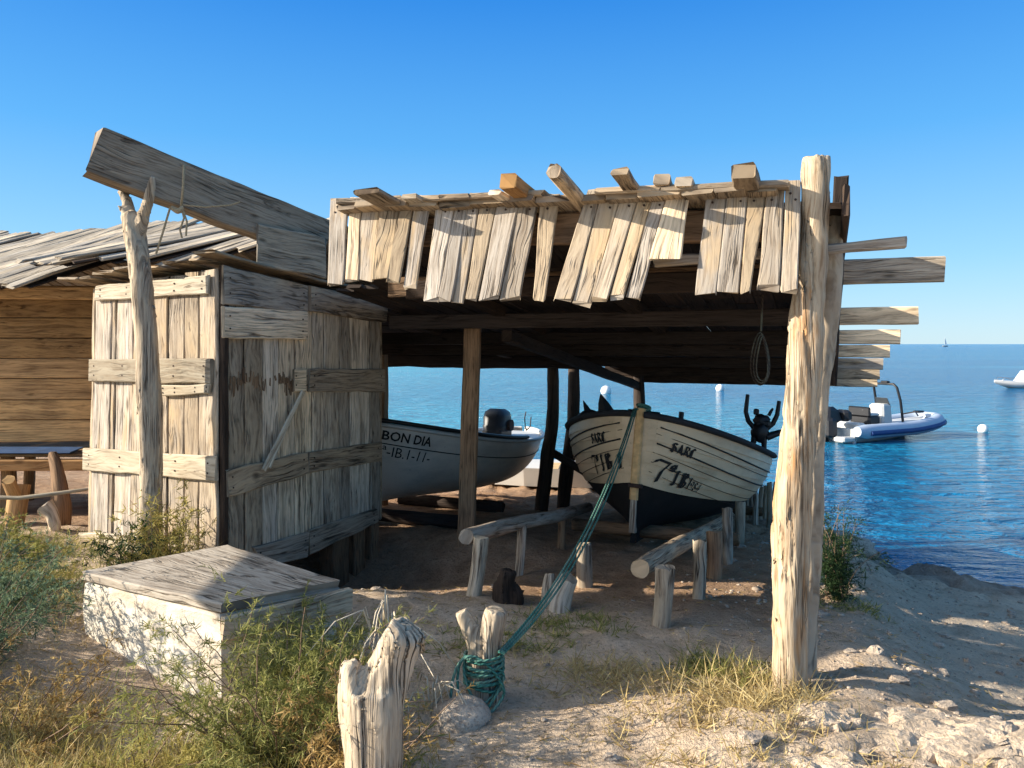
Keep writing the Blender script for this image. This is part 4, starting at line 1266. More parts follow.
# stakes at the rocky edge behind the boat
def stakes():
    fr = empty('stake_fence', P(758, 520, 9.6))
    tag(fr, 'row of bleached stakes at the shore behind the cream boat', 'fence')
    for k in range(9):
        px = 741 + k * 4.6
        d = 9.2 + 0.25 * (k % 3)
        b = MB()
        g = P(px, 520 - k * .6, d); g.z = gz(g.x, g.y) - .1
        b.log([g, P(px + 1, 500, d), P(px + random.uniform(-1, 3), 494 - 1.5 * k + random.uniform(-3, 3), d)], [.035, .033, .028], sides=8, knob=.2)
        part(b, 'stake', M['drift'], fr)
stakes()

# ================================================================== BOATS
class Hull:
    def __init__(s, L, B, zs, zk, rb, rs, plan_pow=0.62, full=1.0):
        s.L, s.B, s.zs, s.zk, s.rb, s.rs, s.pp, s.full = L, B, zs, zk, rb, rs, plan_pow, full
    def pt(s, t, w, side, off=0.0):
        b = 0.02 + s.B * math.sin(math.pi * min(1, max(0, t)) ** 0.92) ** s.pp if 0 < t < 1 else 0.02
        fu = s.full * math.sin(math.pi * t) ** 0.7 if 0 < t < 1 else 0
        th = w * math.pi / 2
        gx = (1 - fu) * w ** 0.8 + fu * math.sin(th) ** 0.85
        gzv = (1 - fu) * w + fu * (1 - math.cos(th))
        z0, z1 = s.zk(t), s.zs(t)
        wc = max(0.0, 1 - w); t = min(1.0, max(0.0, t))
        y = t * s.L + s.rb * wc ** 1.7 * (1 - t) ** 5 - s.rs * wc ** 1.7 * t ** 5
        return Vector((side * (b * gx + off), y, z0 + (z1 - z0) * gzv))
    def grid(s, mb, side, w0, w1, nw, strakes, nt=40, lap=0.012, out=0.0, bend=0.0):
        ws = []
        if strakes:
            for k in range(strakes):
                a, b = w0 + (w1 - w0) * k / strakes, w0 + (w1 - w0) * (k + 1) / strakes
                ws += [(a, lap), ((a + b) / 2, lap * .45), (b - 1e-4, 0.0)]
        else: ws = [(w0 + (w1 - w0) * i / nw, 0) for i in range(nw + 1)]
        rings = []
        for i in range(nt + 1):
            t = i / nt
            t = 0.5 - 0.5 * math.cos(math.pi * t)
            if bend:
                dw = bend * math.sin(math.pi * t)
                if w1 > 0.9: row = [(w1 - (w1 - w) * (w1 - w0 - dw) / (w1 - w0), o) for w, o in ws]
                else: row = [(w * (w1 + dw) / w1, o) for w, o in ws]
            else: row = ws
            rings.append([s.pt(t, w, side, o + out) for w, o in row])
        if side < 0: rings = [list(reversed(r)) for r in rings]
        mb.loft(rings, closed=False, caps=False, sm=False if strakes else True)

def text_mesh(txt, size, bold=False, shear=0.0):
    cu = bpy.data.curves.new('txt', 'FONT'); cu.body = txt; cu.size = size; cu.align_x = 'LEFT'
    cu.shear = shear; cu.resolution_u = 2
    if bold: cu.offset = size * 0.022
    ob = bpy.data.objects.new('txt', cu); COL.objects.link(ob)
    dg = bpy.context.evaluated_depsgraph_get()
    me = ob.evaluated_get(dg).to_mesh()
    vs = [tuple(v.co) for v in me.vertices]; fs = [tuple(p.vertices) for p in me.polygons]
    ob.evaluated_get(dg).to_mesh_clear()
    bpy.data.objects.remove(ob); bpy.data.curves.remove(cu)
    return vs, fs
# broad-nib letters: strokes as point lists in a 1 x 1 cell
NIB = {
    'S': [[(.62, .86), (.40, 1.0), (.18, .80), (.55, .50), (.62, .22), (.36, .02), (.12, .20)], [(.30, .98), (.30, .08)]],
    'A': [[(.06, .0), (.18, .12), (.36, .95)], [(.34, 1.0), (.56, .14), (.70, .0)], [(.18, .40), (.54, .40)]],
    'R': [[(.18, .98), (.22, .85), (.20, .1), (.12, .0)], [(.20, .95), (.55, .90), (.60, .65), (.25, .52)], [(.36, .52), (.58, .15), (.74, .02)]],
    'C': [[(.66, .85), (.42, 1.0), (.20, .78), (.18, .25), (.40, .02), (.68, .16)], [(.38, .9), (.38, .15)]],
    '7': [[(.08, .78), (.16, .96), (.70, .92)], [(.68, .92), (.40, .45), (.28, -.12)]],
    'I': [[(.14, .86), (.32, .98), (.46, .88)], [(.34, .95), (.34, .08)], [(.16, .1), (.34, 0), (.5, .14)]],
    'B': [[(.20, .98), (.22, .02)], [(.10, .9), (.45, .98), (.62, .76), (.28, .52)], [(.28, .52), (.66, .40), (.60, .08), (.12, .02)], [(.40, .9), (.40, .1)]],
    '-': [[(.15, .42), (.45, .48)]], '.': [[(.2, .02), (.26, .08)]], '1': [[(.1, .75), (.3, .95)], [(.3, .95), (.3, .02)]],
    '9': [[(.6, .6), (.3, .45), (.15, .7), (.35, .95), (.6, .8), (.55, .3), (.25, .02)]],
    '8': [[(.35, .5), (.15, .75), (.35, .97), (.58, .76), (.35, .5), (.12, .25), (.35, .02), (.6, .25), (.35, .5)]],
    '4': [[(.5, .02), (.5, .95), (.1, .35), (.7, .35)]],
    'a': [[(.5, .9), (.2, .85), (.15, .6), (.5, .62)], [(.52, .95), (.55, .55)], [(.1, .42), (.6, .42)]],
}
def nib_mesh(txt, size, adv=0.72, nib=(0.09, 0.07)):
    vs, fs = [], []
    x = 0.0
    nx, ny = nib
    for ch in txt:
        if ch == ' ': x += 0.4; continue
        sc = 0.55 if ch == 'a' else 1.0
        for st in NIB[ch]:
            for (a, b) in zip(st[:-1], st[1:]):
                k = len(vs)
                n = 4
                for i in range(n + 1):
                    t = i / n
                    px, py = a[0] + (b[0] - a[0]) * t, a[1] + (b[1] - a[1]) * t
                    oy = 0.42 if ch == 'a' else 0
                    vs.append(((x + px * sc - nx) * size, (py * sc + oy - ny) * size, 0)); vs.append(((x + px * sc + nx) * size, (py * sc + oy + ny) * size, 0))
                for i in range(n): fs.append((k + 2 * i, k + 2 * i + 1, k + 2 * i + 3, k + 2 * i + 2))
        x += adv * (0.6 if ch in 'a1-.' else 1.0)
    return vs, fs
def wrap_text(mb, h, vs, fs, t0, w0, dirn, side, hgt, off=0.022):
    """Lay flat lettering on the hull: x runs along the boat from t0, y up the planking from w0."""
    out = []
    for (x, y, z) in vs:
        t = t0 + dirn * x / h.L
        out.append(h.pt(t, w0 + y / hgt, side, off))
    mb.add(out, fs, None, 0.5, 0, False)

def place(root, loc, yaw, pitch, roll):
    root.rotation_mode = 'XYZ'
    m = Matrix.Rotation(yaw, 4, 'Z') @ Matrix.Rotation(pitch, 4, 'X') @ Matrix.Rotation(roll, 4, 'Y')
    root.matrix_world = Matrix.Translation(loc) @ m
    root.location = loc
    root.rotation_euler = m.to_euler('XYZ')
def lpart(mb, name, mats, root, sub=None):             # part modelled in the boat's own frame
    ob = mb.build(name, mats, None)
    ob.parent = sub if sub is not None else root
    return ob

def gunwale(h, mb, r=0.035, lift=0.0, n=44, t0=0.0, t1=1.0, flat=0.7):
    for side in (1, -1):
        pts = [h.pt(t0 + (t1 - t0) * (0.5 - 0.5 * math.cos(math.pi * i / n)), 1.0, side, 0.012) + Vector((0, 0, lift)) for i in range(n + 1)]
        rings = []
        for i, p in enumerate(pts):
            ax = (pts[min(i + 1, n)] - pts[max(i - 1, 0)]).normalized()
            e = Vector((ax.y, -ax.x, 0)).normalized()
            rings.append([p + e * r * math.cos(a) + ZV * r * flat * math.sin(a) for a in (k / 8 * math.tau for k in range(8))])
        mb.loft(rings)

HAUL_Y = 2.55
TXT_R = [('SARC', 0.072, 0.022, 0.765, (.10, .07)), ('7a', 0.16, 0.007, 0.52, (.08, .06)), ('IB', 0.12, 0.041, 0.52, (.10, .06)), ('.1', .10, .070, .53, (.08, .06)), ('984', .07, .088, .535, (.07, .06))]
TXT_L = [('SARC', 0.072, 0.075, 0.79, (.10, .07)), ('7a', 0.13, 0.095, 0.57, (.08, .06)), ('IB', 0.12, 0.062, 0.57, (.10, .06)), ('.1', .13, .03, .56, (.08, .06))]
def cream_boat():
    h = Hull(4.7, 1.06, lambda t: 0.84 + 0.24 * max(0, 1 - 2 * t) ** 1.7 + 0.12 * max(0, 2 * t - 1) ** 2, lambda t: 0.04 + 0.02 * t, 0.20, 0.25, plan_pow=0.58, full=0.95)
    rt = empty('fishing_boat', (0, 0, 0))
    tag(rt, 'cream double-ended wooden boat with a black bottom facing the viewer', 'boat')
    wb = 0.44
    b = MB(); h.grid(b, 1, wb, 1.0, 0, 6, bend=.13); h.grid(b, -1, wb, 1.0, 0, 6, bend=.13)
    for w in (0.875, 0.725, 0.645, 0.565):             # caulked seams between the planks
        for side in (1, -1):
            b.tube([h.pt(0.006 + 0.988 * i / 40, w - .06 * math.sin(math.pi * i / 40) ** .6, side, 0.011) for i in range(41)], 0.003, 5, mi=1)
    lpart(b, 'hull', [M['hull_cream'], M['iron']], rt)
    b = MB(); h.grid(b, 1, 0.0, wb, 8, 0, bend=.13); h.grid(b, -1, 0.0, wb, 8, 0, bend=.13)
    b.bar((0, 0.30, 0.02), (0, 4.5, 0.03), 0.06, 0.12, nrm=(0, 0, 1))
    lpart(b, 'bottom', M['hull_bottom'], rt)  # near-black below the cream planking
    b = MB(); gunwale(h, b, 0.042, 0.01)
    lpart(b, 'gunwale', M['blackcloth'], rt)
    b = MB()                                           # thin dark rubbing lines
    for w in (0.80, 0.93):
        for side in (1, -1):
            pts = [h.pt(0.008 + 0.984 * i / 40, w - .07 * math.sin(math.pi * i / 40) ** .6, side, 0.012) for i in range(41)]
            b.tube(pts, 0.008, 5)
    lpart(b, 'rubbing_strake', M['ink'], rt)
    b = MB()                                           # stem
    pts = [h.pt(0.0, w, 1, 0) for w in (0.30, 0.45, 0.6, 0.75, 0.9, 1.0, 1.06)]
    rings = []
    for p in pts:
        rings.append([Vector((x, p.y + dy, p.z)) for x, dy in ((-.034, .07), (.034, .07), (.036, -.015), (.022, -.03), (-.022, -.03), (-.036, -.015))])
    b.loft(rings, sm=False)
    st = lpart(b, 'stem', M['stemwood'], rt)
    b = MB()
    p = h.pt(0, 0.42, 1, 0)
    b.box((p.x, p.y - 0.01, p.z), 0.12, 0.09, 0.035, 0.006)
    lpart(b, 'stem_fitting', M['iron'], rt, st)
    b = MB()
    pts = [h.pt(0.0, w, 1, 0) for w in (0.02, 0.15, 0.30)]
    b.loft([[Vector((x, p.y + dy, p.z)) for x, dy in ((-.028, .07), (.028, .07), (.026, -.025), (-.026, -.025))] for p in pts], sm=False)
    lpart(b, 'forefoot', M['grey'], rt)
    # deck and canvas
    b = MB(); rings = []
    for i in range(31):
        t = 0.03 + 0.94 * i / 30
        pl, pr = h.pt(t, 1, -1), h.pt(t, 1, 1)
        rings.append([Vector((pl.x + (pr.x - pl.x) * k / 12, pl.y, pl.z - 0.015 + 0.05 * (1 - (2 * k / 12 - 1) ** 2))) for k in range(13)])
    b.loft(rings, closed=False, caps=False)
    lpart(b, 'deck', M['darkgrey'], rt)
    b = MB(); rings = []
    for i in range(25):
        t = 0.30 + 0.58 * i / 24
        pl, pr = h.pt(t, 1, -1), h.pt(t, 1, 1)
        k0 = smooth(0.0, 0.12, i / 24) * smooth(1.0, 0.75, i / 24)
        rings.append([Vector((0.92 * (pl.x + (pr.x - pl.x) * k / 14), pl.y, pl.z + 0.035 + 0.20 * k0 * (1 - abs(2 * k / 14 - 1) ** 2.2) + 0.006 * noise.noise(Vector((k, i * .6, 2))))) for k in range(15)])
    b.loft(rings, closed=False, caps=False)
    lpart(b, 'cover', M['darkgrey'], rt)
    b = MB(); b.log([(0.05, 2.4, 1.0), (0.05, 2.4, 1.22)], [.03, .03], sides=10, knob=.05)
    lpart(b, 'mast_stub', M['black'], rt)
    # bitt at the bow that the rope is made fast to
    b = MB(); z = h.zs(0.05)
    b.log([(0, 0.20, z - .05), (0, 0.20, z + 0.12)], [.045, .045], sides=10, knob=.03)
    b.log([(-.14, 0.20, z + 0.07), (.14, 0.20, z + 0.07)], [.022, .022], sides=8, knob=.03)
    lpart(b, 'bitt', M['black'], rt)
    # line hauler standing on the gunwale
    hx, y = 0.92, HAUL_Y
    z = h.zs(y / h.L) + 0.03
    b = MB()
    b.ball((hx, y, z + .23), .095, .075, .115, 16, 10, sd=4.0, lump=.25)
    b.ball((hx + .01, y, z + .36), .095, .07, .075, 16, 10, sd=9.0, lump=.35)
    b.box((hx + .03, y, z + 0.33), 0.17, 0.12, 0.10, 0.03)
    for sx in (-1, 1):
        b.log([(hx + sx * .075, y, z - 0.03), (hx + sx * .06, y, z + .08), (hx + sx * .05, y, z + .18)], [.026, .03, .04], sides=10, knob=.1)
    mo = lpart(b, 'line_hauler', M['black'], rt)
    for sx, hh in ((-1, 0.64), (1, 0.60)):
        b = MB()
        b.tube([(hx + sx * .07, y, z + .27), (hx + sx * .135, y, z + .34), (hx + sx * .17, y, z + .44), (hx + sx * (.18 if sx > 0 else .165), y, z + hh)], [.028, .028, .026, .022], 10)
        lpart(b, 'arm', M['black'], rt, mo)
    b = MB(); b.tube([(hx - .045, y - .06, z + .36), (hx - .045, y - .08, z + .36)], .032, 16)
    lpart(b, 'dial', M['iron'], rt, mo)
    b = MB()
    b.tube([(hx + .08, y, z + .18), (hx + .20, y + .02, z + .24), (hx + .33, y + .04, z + .29)], [.045, .035, .02], 10)
    lpart(b, 'tiller', M['black'], rt, mo)
    b = MB(); b.box((hx - .055, y, z + .45), .06, .10, .07, .012)
    lpart(b, 'cap', M['black'], rt, mo)
    b = MB(); b.tube([(hx + .08, y, z + .42), (hx + .10, y, z + .47), (hx + .12, y, z + .51)], [.02, .018, .012], 8)
    lpart(b, 'lever', M['black'], rt, mo)
    # lettering
    for side in (1, -1):
        b = MB()
        if side == 1:                                  # the side seen on the right
            for tx, sz, t0, w0, nb in TXT_R:
                vs, fs = nib_mesh(tx, sz, nib=nb); wrap_text(b, h, vs, fs, t0, w0, 1, side, 0.95, 0.018)
        else:
            for tx, sz, t0, w0, nb in TXT_L:
                vs, fs = nib_mesh(tx, sz, nib=nb); wrap_text(b, h, vs, fs, t0, w0, -1, side, 0.95, 0.018)
        lpart(b, 'lettering', M['ink'], rt)
    return rt, h
boat2, hull2 = cream_boat()
BOW2 = Vector((0.98, 6.46, -0.085))
place(boat2, BOW2, -R(19.5), -R(7.4), R(4.5))

def grey_boat():
    h = Hull(4.5, 0.90, lambda t: 0.66 + 0.20 * max(0, 1 - 2 * t) ** 1.8 + 0.10 * max(0, 2 * t - 1) ** 2, lambda t: 0.03, 0.35, 0.55, plan_pow=0.60, full=1.0)
    rt = empty('fishing_boat', (0, 0, 0))
    tag(rt, 'grey white boat with black name lettering hauled out behind the cabin', 'boat')
    b = MB(); h.grid(b, 1, 0.0, 1.0, 16, 0); h.grid(b, -1, 0.0, 1.0, 16, 0)
    lpart(b, 'hull', M['hull_grey'], rt)
    b = MB(); gunwale(h, b, 0.032, 0.0)
    lpart(b, 'gunwale', M['deckwhite'], rt)
    b = MB(); gunwale(h, b, 0.032, 0.045, t0=0.005, t1=0.52)
    lpart(b, 'washboard', M['black'], rt)
    b = MB()
    for side in (1, -1): b.tube([h.pt(0.012 + 0.976 * i / 40, 0.80, side, 0.004) for i in range(41)], 0.006, 5)
    lpart(b, 'rubbing_strake', M['ink'], rt)
    b = MB(); rings = []
    for i in range(31):
        t = 0.03 + 0.94 * i / 30
        pl, pr = h.pt(t, 0.97, -1), h.pt(t, 0.97, 1)
        rings.append([Vector((pl.x + (pr.x - pl.x) * k / 8, pl.y, pl.z - 0.01)) for k in range(9)])
    b.loft(rings, closed=False, caps=False)
    lpart(b, 'deck', M['deckwhite'], rt)
    # motor
    b = MB()
    y, z = 3.5, h.zs(0.78)
    rings = []
    for (zz, rx, ry) in ((0.02, .15, .20), (0.10, .175, .22), (0.115, .165, .21), (0.22, .17, .21), (0.30, .15, .19), (0.345, .09, .12)):
        rings.append([Vector((rx * math.copysign(abs(math.cos(a)) ** .6, math.cos(a)), y + ry * math.copysign(abs(math.sin(a)) ** .6, math.sin(a)), z + zz)) for a in (k / 20 * math.tau for k in range(20))])
    b.loft(rings)
    b.box((0, y + .24, z + .22), .18, .14, .15, .03); b.box((0, y, z + .0), .3, .4, .1, .02)
    mo = lpart(b, 'motor', M['black'], rt)
    b = MB(); b.tube([(.14, y + .04, z + .12), (.21, y + .04, z + .12)], .08, 14)
    lpart(b, 'pulley', M['iron'], rt, mo)
    b = MB()
    a0 = Vector((0.25, 4.0, h.zs(.93)))
    b.tube([a0 + Vector((0, 0, 0)), a0 + Vector((0.02, -.1, .05)), a0 + Vector((0.02, -.14, .18)), a0 + Vector((0.02, -.1, .27))], .008, 6)
    b.tube([a0, a0 + Vector((0.02, .09, .06)), a0 + Vector((0.02, .11, .2))], .008, 6)
    lpart(b, 'rowlock', M['iron'], rt)
    # lettering on the side facing the viewer
    b = MB()
    vs, fs = text_mesh('BON DIA', 0.112, True); wrap_text(b, h, vs, fs, 0.026, 0.845, 1, 1, 0.80, 0.010)
    vs, fs = text_mesh('3ª-IB.1-11-', 0.13); wrap_text(b, h, vs, fs, 0.016, 0.665, 1, 1, 0.80, 0.010)
    lpart(b, 'lettering', M['ink'], rt)
    return rt, h
boat1, hull1 = grey_boat()
place(boat1, Vector((-1.60, 7.46, -0.03)), -R(23), -R(5.2), 0)

# props below the grey boat
for lb, (px, py, d) in (('dark trestle log under the bow of the grey white boat', (402, 508, 8.0)), ('dark trestle log under the middle of the grey white boat', (450, 505, 9.3))):
    b = MB(); c = P(px, py, d); c.z = gz(c.x, c.y) + .08
    A, B = c - V * .7, c + V * .7
    b.log([A, c, B], [.075, .07, .07], sides=10)
    tag(whole(b, 'trestle_log', M['dark'], c), lb, 'log')

def anchor():
    b = MB()
    m = boat2.matrix_basis if False else Matrix.Translation(boat2.location) @ boat2.rotation_euler.to_matrix().to_4x4()
    z = hull2.zs(0.16)
    def q(x, y, zz): return m @ Vector((x, y, z + zz))
    b.log([q(-.78, .90, .0), q(-.66, .85, .06), q(-.48, .80, .03)], [.05, .085, .05], sides=12, knob=.2)
    for (x0, x1, hh, ln) in ((-.60, -.72, .22, .11), (-.42, -.55, .30, .22)):
        rings = []
        for t, k in ((0, 1), (.35, .85), (.7, .5), (1, .06)):
            c = q(x0, .80, 0.02).lerp(q(x1, .80, hh), t)
            e = V * ln * k * .5; f = U * .03 * k
            rings.append([c - e, c - f, c + e, c + f])
        b.loft(rings, sm=False)
    tag(whole(b, 'anchor', M['black'], q(-.42, .80, .02)), 'black anchor with two pointed flukes lying on the cream boat bow', 'anchor')
anchor()

def green_rope():
    rt = empty('mooring_rope', P(485, 680, 3.42))
    tag(rt, 'green rope running from the forked stump up to the cream boat bow', 'rope')
    m = Matrix.Translation(boat2.location) @ boat2.rotation_euler.to_matrix().to_4x4()
    end = m @ Vector((0, 0.16, hull2.zs(0.03) + 0.06))
    lip = m @ Vector((-0.03, -0.06, hull2.zs(0.0) + 0.05))
    for k in range(3):
        b = MB()
        st = P(499, 652 + k * 3, 3.36) + Vector((0.010 * k, 0, 0.010 * k))
        pts = []
        n = 24
        for i in range(n + 1):
            t = i / n
            p = st.lerp(lip + Vector((0.012 * k - .02, -0.004 * k, 0.008 * (k % 2))), t)
            p.z -= 0.23 * 4 * t * (1 - t) * (1 + 0.05 * k)
            p += Vector((0.008 * (k - 1.5), 0, 0.006 * (k - 1.5))) * math.sin(math.pi * t)
            pts.append(p)
        pts.append(end)
        b.tube(pts, 0.0062, 8)
        part(b, 'strand', M['rope_green'], rt)
    b = MB()
    c = P(484, 668, 3.42)
    for k in range(11):
        rr = 0.080 + 0.012 * random.random()
        z0 = (k - 5) * 0.013
        tl = random.uniform(-.2, .2)
        pts = [c + Vector((math.cos(a) * rr, math.sin(a) * rr, z0 + tl * math.cos(a + k) * 0.09)) for a in (i / 20 * math.tau for i in range(21))]
        b.tube(pts, 0.0065, 8, caps=False)
    for k in range(3):                                        # slack loops
        rr = 0.088 + .014 * k
        pts = [c + Vector((math.cos(a) * rr - .012 * k, -0.02 - .08 * max(0, -math.sin(a + .4)) - 0.03 * k, math.sin(a) * (0.085 + .02 * k) - .03 * k + .03 * math.cos(a * 2 + k))) for a in (i / 22 * math.tau for i in range(23))]
        b.tube(pts, 0.0065, 8, caps=False)
    part(b, 'coil', M['rope_green'], rt)
    b = MB()
    for k in range(5):
        rr = .055
        pts = [end + Vector((math.cos(a) * rr, math.sin(a) * rr, -.03 + k * .02 + .02 * math.sin(a + k))) for a in (i / 14 * math.tau for i in range(15))]
        b.tube(pts, 0.014, 6, caps=False)
    part(b, 'hitch', M['rope_green'], rt)
green_rope()

def inflatable():
    st = P(828, 442, 23.3); bw = P(936, 432, 25.6)
    st.z = bw.z = 0
    yaw = math.atan2((bw - st).y, (bw - st).x)
    L = (bw - st).length * 0.97
    rt = empty('inflatable_boat', (st.x, st.y, SEA_Z), yaw)
    tag(rt, 'pale blue rigid inflatable with a console and roll bar moored offshore', 'boat')
    # local: x forward, y to port, z up; tube centre line
    hb, r, z = 0.72, 0.22, 0.34
    def sheer(t): return z + 0.26 * max(0, t - .45) ** 1.6 * 2.0
    path = []
    x0 = 0.75
    n = 28
    for i in range(n + 1):
        t = i / n
        a = math.pi * (t)
        path.append((x0 + 0, 0, 0))
    def cl(u):                                            # u from -1 (port stern) over the bow to 1 (starboard stern)
        s = min(1.0, max(0.0, 1 - abs(u)))
        sg = 1 if u < 0 else -1
        x = x0 + (L - x0 - r) * math.sin(s * math.pi / 2) ** 0.85
        y = sg * hb * max(0.0, 1 - s ** 3.2) ** 0.8
        return Vector((x, y, sheer((x - x0) / (L - x0))))
    pts = [cl(-1 + 2 * i / 44) for i in range(45)]
    b = MB(); b.tube([pts[0] - Vector((.35, 0, -.02))] + pts + [pts[-1] - Vector((.35, 0, -.02))], [r * .7] + [r] * 45 + [r * .7], 16)
    tb = lpart(b, 'tube', M['tube'], rt)
    b = MB()
    def outw(i):
        t_ = pts[min(i + 1, 44)] - pts[max(i - 1, 0)]
        return Vector((t_.y, -t_.x, 0)).normalized() * (-1)
    b.tube([pts[i] + Vector((0, 0, -.03)) + outw(i) * (r * .93) for i in range(45)], .075, 8)
    lpart(b, 'rubbing_strake', M['bluestripe'], rt, tb)
    b = MB()
    rings = []
    for i in range(14):
        t = i / 13
        x = 0.45 + (L - .9) * t
        w = hb * max(0, 1 - t ** 3) + .02
        zk = -0.18 + .42 * t ** 3
        zz = sheer(max(0, (x - x0) / (L - x0)))
        rings.append([Vector((x, -w, zz)), Vector((x, -w * .8, zk + .22)), Vector((x, 0, zk)), Vector((x, w * .8, zk + .22)), Vector((x, w, zz))])
    b.loft(rings, closed=False, caps=False)
    b.box((0.42, 0, .18), .08, 1.3, .5, .02)
    lpart(b, 'hull', M['white'], rt)
    b = MB()
    rings = []
    for i in range(12):
        t = i / 11
        x = 0.5 + (L - 1.0) * t
        w = hb * .98 * max(0, 1 - t ** 3.5) + .02
        zz = sheer(max(0, (x - x0) / (L - x0))) + (-.10 if t < .55 else .12)
        rings.append([Vector((x, -w, zz)), Vector((x, 0, zz + .02)), Vector((x, w, zz))])
    b.loft(rings, closed=False, caps=False)
    lpart(b, 'deck', M['deckwhite'], rt)
    b = MB(); b.box((1.0, 0.0, .44), .35, .9, .24, .05)
    b.box((0.22, 0.40, .10), .5, .45, .14, .04); b.box((0.22, -0.45, .12), .6, .4, .16, .04)
    lpart(b, 'stern_bench', M['deckwhite'], rt)
    b = MB(); b.box((2.35, 0, .72), .5, .62, .75, .06, taper=.86)
    co = lpart(b, 'console', M['deckwhite'], rt)
    b = MB(); b.plank((2.52, -.26, 1.02), (2.52, .26, 1.02), (2.40, -.22, 1.28), (2.40, .22, 1.28), .02, (1, 0, .3), seg=3)
    lpart(b, 'windscreen', M['glass'], rt, co)
    b = MB(); b.box((1.65, 0, .62), .5, .75, .28, .05); b.box((1.40, 0, .88), .10, .8, .30, .04)
    for sy in (-.3, .3): b.tube([(1.45, sy, .3), (1.40, sy, .85)], .03, 8)
    lpart(b, 'seat', M['black'], rt)
    b = MB(); b.box((1.68, 0, .79), .46, .7, .08, .03)
    lpart(b, 'seat_cushion', M['deckwhite'], rt)
    b = MB()
    for x in (2.75,):
        b.tube([(x + .1, -.45, .5), (x - .02, -.45, 1.2), (x - .15, -.42, 1.62), (x - .15, -.3, 1.72), (x - .15, .3, 1.72), (x - .15, .42, 1.62), (x - .02, .45, 1.2), (x + .1, .45, .5)], .04, 8)
        b.box((x - .15, 0, 1.78), .14, .26, .08, .02)
    lpart(b, 'roll_bar', M['black'], rt)
    b = MB()
    b.box((0.12, .05, .82), .70, .50, .50, .10, taper=.75); b.box((-.05, -.1, .45), .35, .4, .6, .08); b.box((.55, -.1, .80), .3, .5, .35, .08); b.box((-.02, .05, .45), .26, .2, .5, .04); b.box((-.05, .05, .0), .2, .12, .6, .03)
    b.box((.25, .02, .72), .35, .25, .28, .05)
    mo = lpart(b, 'outboard_motor', M['black'], rt)
    b = MB(); b.box((-.42, .55, .62), .5, .42, .34, .06)
    lpart(b, 'fuel_tank', M['white'], rt)
    b = MB(); b.box((L - .75, 0, z + .42), .3, .22, .07, .02); b.tube([(L - 1.2, -.3, z + .33), (L - .9, 0, z + .42), (L - 1.2, .3, z + .33)], .025, 6)
    lpart(b, 'bow_cleat', M['black'], rt)
inflatable()

def motorboat():
    c = P(1022, 388, 52); c.z = SEA_Z
    rt = empty('motorboat', c, R(8))
    tag(rt, 'low white motorboat anchored at the right edge of the bay', 'boat')
    rings = []
    for i in range(17):
        t = i / 16
        x = -2.1 + 5.2 * t
        w = max(0.03, 0.85 * math.sin(min(1, t / .6) * math.pi / 2) ** .8)
        top = .50 - .16 * min(1, t / .5)
        kz = -.15 + .52 * max(0, 1 - t / .35) ** 1.5
        kz = min(kz, top - .06)
        rings.append([Vector((x, -w, top)), Vector((x, -w * .8, kz + (top - kz) * .4)), Vector((x, 0, kz)), Vector((x, w * .8, kz + (top - kz) * .4)), Vector((x, w, top)), Vector((x, w * .8, top + .03)), Vector((x, 0, top + .08)), Vector((x, -w * .8, top + .03))])
    b = MB(); b.loft(rings, sm=True)
    lpart(b, 'hull', M['white'], rt)
    b = MB(); b.plank((-.15, -.62, .40), (-.15, .62, .40), (.35, -.5, 1.15), (.35, .5, 1.15), .05, (-1, 0, .6), seg=4)
    lpart(b, 'windscreen', M['white'], rt)
    b = MB(); b.box((.75, 0, .6), .7, .9, .5, .08, taper=.8)
    lpart(b, 'console', M['stemwood'], rt)
    b = MB()
    for sy in (-.8, .8): b.tube([(-1.7, sy * .3, .5), (-1.6, sy * .4, .72), (-.6, sy * .9, .66), (-.1, sy * .95, .5)], .02, 6)
    lpart(b, 'bow_rail', M['steel'], rt)
motorboat()

def sailboat():
    c = P(945, 345, 850); c.z = SEA_Z
    rt = empty('sailing_boat', c, R(10))
    tag(rt, 'tiny white sailing boat on the horizon', 'boat')
    b = MB(); rings = []
    for t, w in ((0, .1), (.15, .9), (.5, 1.3), (.85, 1.0), (1, .7)):
        x = -3.5 + 7 * t
        rings.append([Vector((x, -w, 1.3)), Vector((x, 0, -.3)), Vector((x, w, 1.3))])
    b.loft(rings, sm=False)
    lpart(b, 'hull', M['white'], rt)
    b = MB(); b.tube([(-.2, 0, 1), (-.2, 0, 10)], .12, 6)
    lpart(b, 'mast', M['white'], rt)
    b = MB(); b.plank((-.1, -.02, 2.0), (2.6, -.02, 2.2), (-.1, 0, 9.5), (.2, 0, 9.5), .05, (0, 1, 0), seg=4)
    lpart(b, 'sail', M['sail'], rt)
sailboat()

for lb, px, py, d, r in (('white mooring buoy floating right of the inflatable', 983, 432, 26.0, .17), ('pale buoy in the water left of the roof prop, beyond the anchor', 606, 393, 46, .32),
                         ('pale buoy in the water above the black mast stub of the cream boat', 720, 391, 49, .27)):
    c = P(px, py, d); c.z = SEA_Z
    rt = empty('mooring_buoy', c)
    tag(rt, lb, 'buoy', 'white mooring buoys in the bay')
    b = MB(); b.ball((0, 0, r * .5), r, r, r, 18, 12); lpart(b, 'float', M['buoy'], rt)
    b = MB(); b.tube([(0, 0, r * -.6), (0, 0, r * -.1)], [r * .9, r * 1.01], 16); lpart(b, 'base_band', M['black'], rt)

